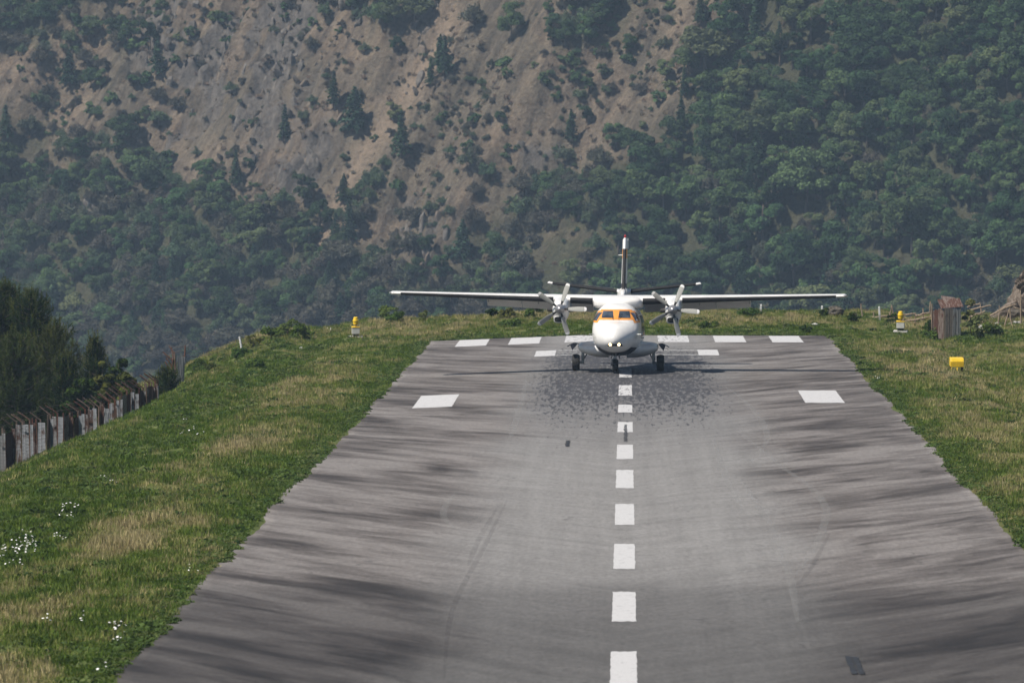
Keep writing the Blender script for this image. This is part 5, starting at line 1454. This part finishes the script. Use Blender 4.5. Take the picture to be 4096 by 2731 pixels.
# ---- left: tall rusty gate end on the slope
ge = empty('corrugated_fence_end', gpoint(716, 1548)); tag(ge, 'tall end of corrugated fence with rusty slanted posts on the left slope', 'fence'); o0 = ge.location; GD = 342.0
for k, (x0, y0, x1, y1, tx, ty) in enumerate(((706, 1545, 698, 1412, 676, 1384), (694, 1540, 690, 1440, 652, 1408), (688, 1530, 686, 1460, 664, 1430), (700, 1535, 692, 1425, 686, 1388), (731, 1500, 740, 1410, 741, 1380), (680, 1515, 676, 1470, 660, 1446))):
    w = MB(); a, b, c = rel(x0, y0 + 8, GD + .25 * k), rel(x1, y1, GD + .25 * k), rel(tx, ty, GD + .25 * k); w.tube([a, b, c], [.05, .045, .03], 6); w.build('post', M['rustpost'], ge)
for k, (x0, y0, wd, hh, mt, rz) in enumerate(((701, 1546, .16, 1.55, 'galv', .3), (711, 1522, .30, 1.20, 'galv', .1), (688, 1540, .15, 1.25, 'rustsheet', 1.0))):
    o = corrugated('sheet', wd, hh, M[mt], ge, .075, .014, seed=70 + k); o.location = rel(x0, y0 + 3, GD + .1 * k - .4); o.rotation_euler = (0, .05, rz)
w = MB()
for a_, b_ in (((676, 1384), (742, 1384)), ((660, 1410), (740, 1400)), ((655, 1420), (740, 1425)), ((690, 1395), (660, 1445)), ((650, 1408), (690, 1440))): w.tube([rel(*a_, GD), rel((a_[0] + b_[0]) / 2, (a_[1] + b_[1]) / 2 + 4, GD), rel(*b_, GD)], .008, 4)
w.build('barbed_wire', M['wire'], ge)
# wire fence on the skyline left
wf = empty('barbed_wire_fence', gpoint(962, 1384)); tag(wf, 'thin barbed wire strung from a single leaning post on the left skyline', 'fence'); o0 = wf.location; WD = 366.0
w = MB(); w.tube([rel(966, 1392, WD), rel(961, 1362, WD), rel(958, 1346, WD)], .055, 7); w.build('post', M['postwhite'], wf)
w = MB()
for dy in (0, 16, 30):
    w.tube([rel(741, 1396 + dy, GD + 3), rel(790, 1398 + dy, GD + 9), rel(860, 1388 + dy * .8, GD + 14), rel(959, 1352 + dy * .7, WD)], .009, 4, caps=False); w.tube([rel(959, 1352 + dy * .7, WD), rel(1010, 1350 + dy * .3, WD + 4)], .009, 4, caps=False)
w.build('wire', M['wire'], wf)
w = MB()
pb_ = gpoint(600, 1660)
# coil of wire and bent posts beyond the fence end
ce = empty('bent_fence_post', gpoint(578, 1668)); tag(ce, 'thin bent wire posts sticking up behind the end of the metal fence', 'post'); o0 = ce.location; CD = 318.0
w = MB(); w.tube([rel(572, 1570, CD), rel(580, 1530, CD), rel(588, 1512, CD)], .02, 5); w.tube([rel(588, 1562, CD), rel(596, 1535, CD), rel(607, 1514, CD)], .02, 5); w.tube([rel(572, 1550, CD), rel(600, 1545, CD)], .012, 4); w.tube([rel(578, 1670, CD), rel(572, 1570, CD)], .03, 5); w.tube([rel(592, 1670, CD), rel(588, 1562, CD)], .03, 5)
w.build('wire_post', M['wire'], ce)

# ------------------------------------------------------------------ near trees and bushes on the left
M['pine_needle'] = foliage('young_pine_needle', (0.011, 0.024, 0.008), (0.044, 0.074, 0.022), (0.055, 0.07, 0.022), .2, .2, clump=1.1, vary=.4)
M['pine_candle'] = foliage('new_pine_shoot', (0.05, 0.066, 0.020), (0.125, 0.14, 0.038), (0.14, 0.12, 0.04), .3, .3, clump=2.0, vary=.4)
def needle_fan(r, tips, dirs, L, wd, per):
    """thin needles radiating from shoot ends"""
    n = len(tips); T = np.repeat(tips, per, 0); D = np.repeat(dirs, per, 0) * 0.9 + rand_dir(r, n * per) * 0.85; D /= np.linalg.norm(D, axis=1, keepdims=True)
    base = T - np.repeat(dirs, per, 0) * r.uniform(0, .28, (n * per, 1)); l = L * r.uniform(.7, 1.2, (n * per, 1))
    s = np.cross(D, rand_dir(r, n * per)); s /= np.linalg.norm(s, axis=1, keepdims=True) + 1e-9; s *= wd * .5
    V_ = np.stack([base - s, base + s, base + D * l + s * .3, base + D * l - s * .3], 1).reshape(-1, 3)
    return V_, np.arange(4 * n * per).reshape(-1, 4)
def pine(p, H, rad, seed, label, name='pine_tree', dens=1.0):
    r = np.random.default_rng(seed); e = empty(name, p); tag(e, label, 'tree')
    mb = MB(); mb.tube([(0, 0, -.5), (.05, 0, H * .3), (-.04, .03, H * .65), (0, 0, H * .97)], [H * .022, H * .018, H * .011, .012], 8)
    tips = []; dirs = []; cand = []; nwh = int(H * 3.2 * dens) + 4
    for k in range(nwh):
        f = (k + .5) / nwh; z = H * (.04 + .93 * f); L = rad * (1 - f ** 2.6) ** .7 * r.uniform(.78, 1.12) + .10; nb = int(r.integers(7, 11))
        for j in range(nb):
            an = 6.283 * (j + r.uniform(-.3, .3)) / nb + k; Lb = L * r.uniform(.6, 1.1); ca, sa = math.cos(an), math.sin(an); up = .22 + .5 * f
            pts = [(ca * Lb * t_, sa * Lb * t_, z + Lb * (up * t_ ** 1.7 - .06 * t_)) for t_ in (0, .5, 1)]; mb.tube(pts, [.022, .014, .006], 4, caps=False)
            m = max(2, int(Lb * 6.5 * dens))
            for q in range(m):
                t_ = .25 + .75 * (q + r.random()) / m; off = r.normal(size=3) * .14 * Lb * np.array([1, 1, .5]) * (1 - .6 * t_)
                c = np.array([ca * Lb * t_, sa * Lb * t_, z + Lb * (up * t_ ** 1.7 - .06 * t_)]) + off; d = np.array([ca * .6, sa * .6, .55 + .5 * f]) + r.normal(size=3) * .25
                tips.append(c); dirs.append(d / np.linalg.norm(d))
                if t_ > .72 and r.random() < .12 + .75 * f ** 1.5: cand.append(c)
    tips = np.array(tips); dirs = np.array(dirs)
    v, q = needle_fan(r, tips, dirs, .22, .026, 18); link('needles', fast_mesh('needles', v, q, M['pine_needle']), e)
    cs = np.array(cand + [np.array([0, 0, H * .97])] * 2); V_ = []; n = len(cs)
    # upright new shoots
    up = np.array([0, 0, 1.0]) + r.normal(size=(n, 3)) * .10; hgt = r.uniform(.16, .52, (n, 1))
    tt = cs + up * hgt; v2, q2 = needle_fan(r, np.vstack([tt, cs + up * hgt * .6, cs + up * hgt * .3]), np.vstack([up] * 3), .10, .026, 9); link('new_shoots', fast_mesh('new_shoots', v2, q2, M['pine_candle']), e)
    link('trunk', new_mesh('trunk', mb.v, mb.f, M['bark'], True), e)
    return e
def base_under(px, dep, drop_px_y):
    q = Vector(at_depth(px, drop_px_y, dep)); return q
def tree_at(px, ytop, dep):
    """ground point on the line of a pixel column at a depth, and the height up to a pixel row"""
    q = at_depth(px, ytop, dep); g = gz(q[0], q[1]); return Vector((q[0], q[1], g)), float(q[2] - g)
for k, (px, yt, dep, rad, lab) in enumerate((
    (-60, 1120, 338, 2.5, 'dark green pine cut by the left edge behind the metal fence'),
    (22, 1115, 345, 1.9, 'tallest young pine in the dark clump at the left edge'),
    (128, 1148, 338, 2.1, 'broad young pine with upright shoots, right side of the dark clump'),
    (215, 1290, 334, 1.6, 'shorter pine on the sloping right flank of the dark clump'),
    (60, 1330, 326, 2.0, 'low dense pine at the front of the dark clump above the fence'),
    (262, 1420, 330, 1.1, 'small pine at the lower right foot of the dark clump'),
    (378, 1345, 346, .95, 'small olive pine standing between the dark clump and the leafy bush'),
    (668, 1478, 333, .62, 'little pine beside the tall rusty fence end'))):
    p, H = tree_at(px, yt, dep); pine(p, H, rad, 500 + k, lab, dens=1.0 if rad > 1.2 else 1.15)
M['bush_leaf'] = foliage('glossy_bush_leaf', (0.014, 0.032, 0.008), (0.055, 0.085, 0.018), (0.10, 0.10, 0.03), .25, .25, clump=2.2, vary=.4)
M['bush_leaf_y'] = foliage('yellow_green_bush_leaf', (0.04, 0.055, 0.012), (0.12, 0.125, 0.032), (0.15, 0.11, 0.05), .3, .25, clump=2.2, vary=.4)
M['ridge_leaf'] = foliage('meadow_bush_leaf', (0.035, 0.068, 0.016), (0.10, 0.15, 0.036), (0.13, 0.14, 0.055), .3, .3, clump=2.0, vary=.6)
def bush(p, H, rx_, seed, label, mat, name='bush', group=None, per=150, leaf=.10, lobes=13):
    e = empty(name, p); tag(e, label, 'bush', group)
    link('foliage', broadleaf_crown('foliage', H, rx_, seed, mat, lobes=lobes, per=per, leaf=leaf, low=-.05), e)
    link('stem', trunk_mesh('stem', H, .03, np.random.default_rng(seed), 5, .1, .4), e); return e
for k, (px, yt, dep, rx_, mt, lab) in enumerate((
    (470, 1402, 338, .62, 'bush_leaf', 'tall leafy bush with dark rounded top right of the small olive pine'),
    (415, 1445, 332, .75, 'bush_leaf_y', 'yellowish bush with pale blossom between the pines and the fence'),
    (512, 1480, 328, .62, 'bush_leaf_y', 'light green bush just above the right end of the metal fence'),
    (330, 1500, 326, .8, 'bush_leaf', 'dark bush at the foot of the pines behind the metal fence'))):
    p, H = tree_at(px, yt, dep); bush(p, H, rx_, 520 + k, lab, mt, per=150, leaf=.13, lobes=34)
# bushes along the far grass ridge
RB = [(1975, 1262, .50, .34, 'dark small bush on the far ridge under the left wing'), (2030, 1266, .42, .42, 'low bush right of the dark small bush under the left wing'), (2135, 1272, .85, .48, 'dense bush beside the left propeller on the far ridge'),
      (1692, 1276, .62, .26, 'narrow upright bush on the far ridge, right of the left yellow lamp'), (1545, 1276, .75, .62, 'broad leafy bush on the ridge behind the left yellow lamp'), (1590, 1282, .5, .5, 'lower leafy bush touching the broad bush behind the left lamp'),
      (1180, 1300, 1.0, .55, 'tallest bush on the left skyline'), (1150, 1340, .7, .6, 'leafy bush just below the tallest bush on the left skyline'), (1222, 1350, .95, .66, 'round green bush left of the left yellow lamp'), (1085, 1350, .55, .6, 'bushy mound on the left skyline above the wire post'),
      (1010, 1380, .5, .42, 'dark bush beside the leaning wire post on the left slope'), (845, 1475, .45, .36, 'dark bush on the brown bank left of the runway end'), (960, 1425, .45, .5, 'grey green bush in the middle of the left slope'), (800, 1470, .5, .45, 'pale leafy plant on the left bank near the tall fence end'),
      (1010, 1462, .42, .45, 'green bush low on the left slope'), (2030, 1300, .3, .5, 'flat bush in the grass below the left wing'), (2990, 1262, .42, .6, 'reddish low bush under the right wing'), (2840, 1306, .35, .36, 'small leafy bush in the grass right of the right propeller'),
      (3222, 1330, .40, .30, 'dark tuft bush at the right corner of the runway end'), (3300, 1266, .5, .30, 'grey leafy bush leaning on the dark boulder'), (3420, 1284, .55, .34, 'dark bush left of the tallest white marker post'), (3575, 1290, .5, .30, 'dark bush just left of the right yellow lamp'),
      (3720, 1325, .55, .34, 'dark upright bush left of the rusty enclosure'), (3770, 1328, .7, .4, 'dark bush in the corner of the rusty enclosure'), (3868, 1340, 1.6, .5, 'tall leafy bush growing behind the rusty enclosure'), (3905, 1345, 1.1, .55, 'green bush right of the rusty enclosure'), (3740, 1355, .45, .75, 'pale broad leaved plants in front of the rusty enclosure'),
      (3970, 1340, .7, .6, 'low green bush in front of the tan rocks')]
for k, (px, py, H, rx_, lab) in enumerate(RB):
    p = gpoint(px, py + 6)
    if 'behind the rusty' in lab: p = p + Vector((.3, 2.2, 0)); p.z = gz(p.x, p.y)
    bush(p - Vector((0, 0, .05)), H * 1.2, rx_ * 1.25, 560 + k, lab, 'ridge_leaf' if 'dark' not in lab else 'bush_leaf', per=90, leaf=.085, lobes=10)

# ------------------------------------------------------------------ grass, weeds and flowers (growth nobody could count)
M['grass'] = grass_mat('meadow_grass', [(0.0, (0.070, 0.116, 0.020)), (0.35, (0.145, 0.195, 0.042)), (0.65, (0.27, 0.255, 0.10)), (1.0, (0.42, 0.355, 0.19))])
M['weed'] = grass_mat('leafy_weed', [(0.0, (0.030, 0.056, 0.016)), (0.5, (0.072, 0.110, 0.032)), (1.0, (0.13, 0.15, 0.06))])
def petal_mat():
    t = NT('daisy_petal'); f = t.noise(t.coord('Object'), 9.0, 2); t.pbsdf(t.ramp(f, [(.3, (.72, .72, .68)), (.7, (.85, .85, .82))]), .7); return t.mat
M['petal'] = petal_mat()
gr = np.random.default_rng(9)
def seen(P, m=260):
    q = project(P); return (q[:, 0] > -m) & (q[:, 0] < 4096 + m) & (q[:, 1] < 2731 + m * 1.5) & (q[:, 1] > 1050)
def near_pts(n, x0, x1, y0, y1):
    X = gr.uniform(x0, x1, n); Y = gr.uniform(y0, y1, n); return X, Y
def spread(cells):
    Xs = []; Ys = []
    for (x0, x1, y0, y1, d) in cells:
        n = int((x1 - x0) * (y1 - y0) * d); X, Y = near_pts(n, x0, x1, y0, y1); Xs.append(X); Ys.append(Y)
    X = np.concatenate(Xs); Y = np.concatenate(Ys); P = np.stack([X, Y, ground_z(X, Y)], 1); k = seen(P); return P[k]
cells = [(-24, RW_L - .05, 118, 210, 15), (-30, RW_L - .05, 210, 300, 10), (-34, RW_L - .05, 300, 398, 7), (RW_L - .05, RW_R, RW_END - .1, 398, 7), (RW_R + .05, 26, 118, 230, 14), (RW_R + .05, 28, 230, 300, 10), (RW_R + .05, 34, 300, 398, 7)]
P = spread(cells); dr = dryness(P[:, 0], P[:, 1]); n = len(P)
tint = np.clip(dr + gr.normal(size=n) * .24, 0, 1)
gm = [tuft_mesh('green_tuft', 24, .19, .12, 700 + k, 'grass', .022, .8) for k in range(3)] + [tuft_mesh('straw_tuft', 15, .18, .20, 710 + k, 'grass', .018, .45) for k in range(3)]
pick = np.where(gr.random(n) < dr * .8, 3, 0) + gr.integers(0, 3, n)
sc1 = gr.uniform(.6, 1.25, n) * (.8 + .5 * fbm(P[:, 0] / 2.5, P[:, 1] / 4.0, 3, 90)); edge = np.minimum(np.abs(P[:, 0] - RW_L), np.abs(P[:, 0] - RW_R)); sc1 *= np.where((edge < .6) & (P[:, 1] < RW_END), .75, 1)
g = scatter('meadow_grass', P, np.stack([gr.normal(size=n) * .08, gr.normal(size=n) * .08, gr.uniform(0, 6.28, n)], 1), sc1, pick, gm, tint)
tag(g, 'green and straw coloured grass on both verges and beyond the runway end', 'grass')
print('GRASS', n)
# leafy weeds: along the broken runway edge, in the ditch and in patches
def weed_mesh(name, seed, n=46, rad=.20, h=.12, leaf=.05):
    r = np.random.default_rng(seed); a = r.uniform(0, 6.28, n); d = rad * np.sqrt(r.random(n)); Cn = np.stack([d * np.cos(a), d * np.sin(a), h * r.uniform(.1, 1, n) * (1.1 - d / rad * .6)], 1)
    v, q = leaf_quads(Cn, np.array([0, 0, 1.0]) + rand_dir(r, n) * .8, r.uniform(.6, 1.3, n) * leaf, r, 1.5); return fast_mesh(name, v, q, M['weed'])
wm = [weed_mesh('weed', 730 + k) for k in range(4)]
ne = 9000; Ye = gr.uniform(118, RW_END, ne); sgn = gr.integers(0, 2, ne); bite = (fbm(Ye / 6.0, sgn * 7.0 + 1.0, 6, 95) - .42) * 1.5
off = np.abs(gr.normal(size=ne)) * .55 - np.clip(bite, 0, .9) * gr.random(ne)
off = np.maximum(off, -.25) + .22
Xe = np.where(sgn == 0, RW_L - off + .06, RW_R + off - .06)
nf = 1500; Xf = gr.uniform(RW_L, RW_R, nf); Yf = RW_END + np.abs(gr.normal(size=nf)) * 1.6 - .25
nd = 26000; Xd, Yd = near_pts(nd, -27, 24, 118, 396); ld = RW_L - Xd; pm = fbm(Xd / 2.6, Yd / 5.0, 4, 97)
wob = (fbm(Yd / 23.0, Xd * 0 + 3.3, 3, 5) - .5) * 2.2
keep = (((np.abs(ld + wob - 6.6) < 1.7) & (pm > .42)) | (pm > .60)) & ~((Xd > RW_L) & (Xd < RW_R) & (Yd < RW_END + .3))
X = np.concatenate([Xe, Xf, Xd[keep]]); Y = np.concatenate([Ye, Yf, Yd[keep]]); Z = np.maximum(ground_z(X, Y), np.where((X > RW_L - .1) & (X < RW_R + .1) & (Y < RW_END), runway_z(X, Y), -1e9)); P = np.stack([X, Y, Z - .02], 1); k = seen(P); P = P[k]; n = len(P)
isedge = np.concatenate([np.ones(ne + nf), np.zeros(keep.sum())])[k]
sw = gr.uniform(.5, 1.2, n) * np.where(isedge > 0, .8, 1.35)
wd = scatter('leafy_weeds', P, np.stack([gr.normal(size=n) * .1, gr.normal(size=n) * .1, gr.uniform(0, 6.28, n)], 1), sw, gr.integers(0, 4, n), wm, np.clip(gr.normal(size=n) * .25 + .45, 0, 1))
tag(wd, 'dark leafy weeds creeping over the runway edges and filling the ditch', 'weeds')
# daisies in loose clumps
def daisy_mesh(name, seed, n=7, rad=.16):
    r = np.random.default_rng(seed); mb = MB()
    for k in range(n):
        a = r.uniform(0, 6.28); d = rad * math.sqrt(r.random()); x, y, z = d * math.cos(a), d * math.sin(a), r.uniform(.20, .34); s = r.uniform(.018, .030); tx, ty = r.normal() * .25, r.normal() * .25
        ring = [(x + s * math.cos(q), y + s * math.sin(q), z + s * (math.cos(q) * tx + math.sin(q) * ty)) for q in [6.283 * j / 8 for j in range(8)]]
        mb.add(ring + [(x, y, z + .012)], [(j, (j + 1) % 8, 8) for j in range(8)], 0)
        mb.add([(x - .004, y, 0), (x + .004, y, 0), (x + .004, y, z), (x - .004, y, z)], [(0, 1, 2, 3)], 1)
    return new_mesh(name, mb.v, mb.f, [M['petal'], M['weed']], False, mb.m)
DC = [(105, 2205, 40, 70, 26), (35, 2262, 40, 36, 12), (60, 2238, 60, 50, 14), (215, 2172, 30, 24, 5), (275, 2072, 42, 26, 9), (255, 2086, 30, 18, 4), (420, 1920, 20, 14, 3), (450, 1958, 12, 8, 2), (760, 1690, 30, 12, 4), (775, 1740, 36, 22, 6), (755, 1752, 20, 8, 2), (755, 2300, 20, 12, 2), (470, 2540, 55, 22, 5), (500, 2560, 30, 30, 3), (470, 2600, 10, 14, 2), (190, 2510, 50, 20, 2), (300, 2515, 90, 20, 3), (1320, 1333, 14, 6, 2), (3525, 1526, 22, 4, 2), (400, 2720, 20, 20, 1), (1160, 1400, 40, 20, 2)]
pts = []
for (x, y, sx, sy, m) in DC:
    for k in range(max(1, int(m * .45))):
        q = gpoint(x + gr.normal() * sx * .55, y + gr.normal() * sy * .55); pts.append((q.x, q.y, q.z - .02))
P = np.array(pts); n = len(P)
dm = [daisy_mesh('daisies', 740 + k, 5 - k) for k in range(4)]
dz = scatter('daisies', P, np.stack([0 * P[:, 0], 0 * P[:, 0], gr.uniform(0, 6.28, n)], 1), gr.uniform(.85, 1.25, n), gr.integers(0, 4, n), dm, np.full(n, .4))
tag(dz, 'white daisies in loose clumps along the left ditch and verge', 'flowers')
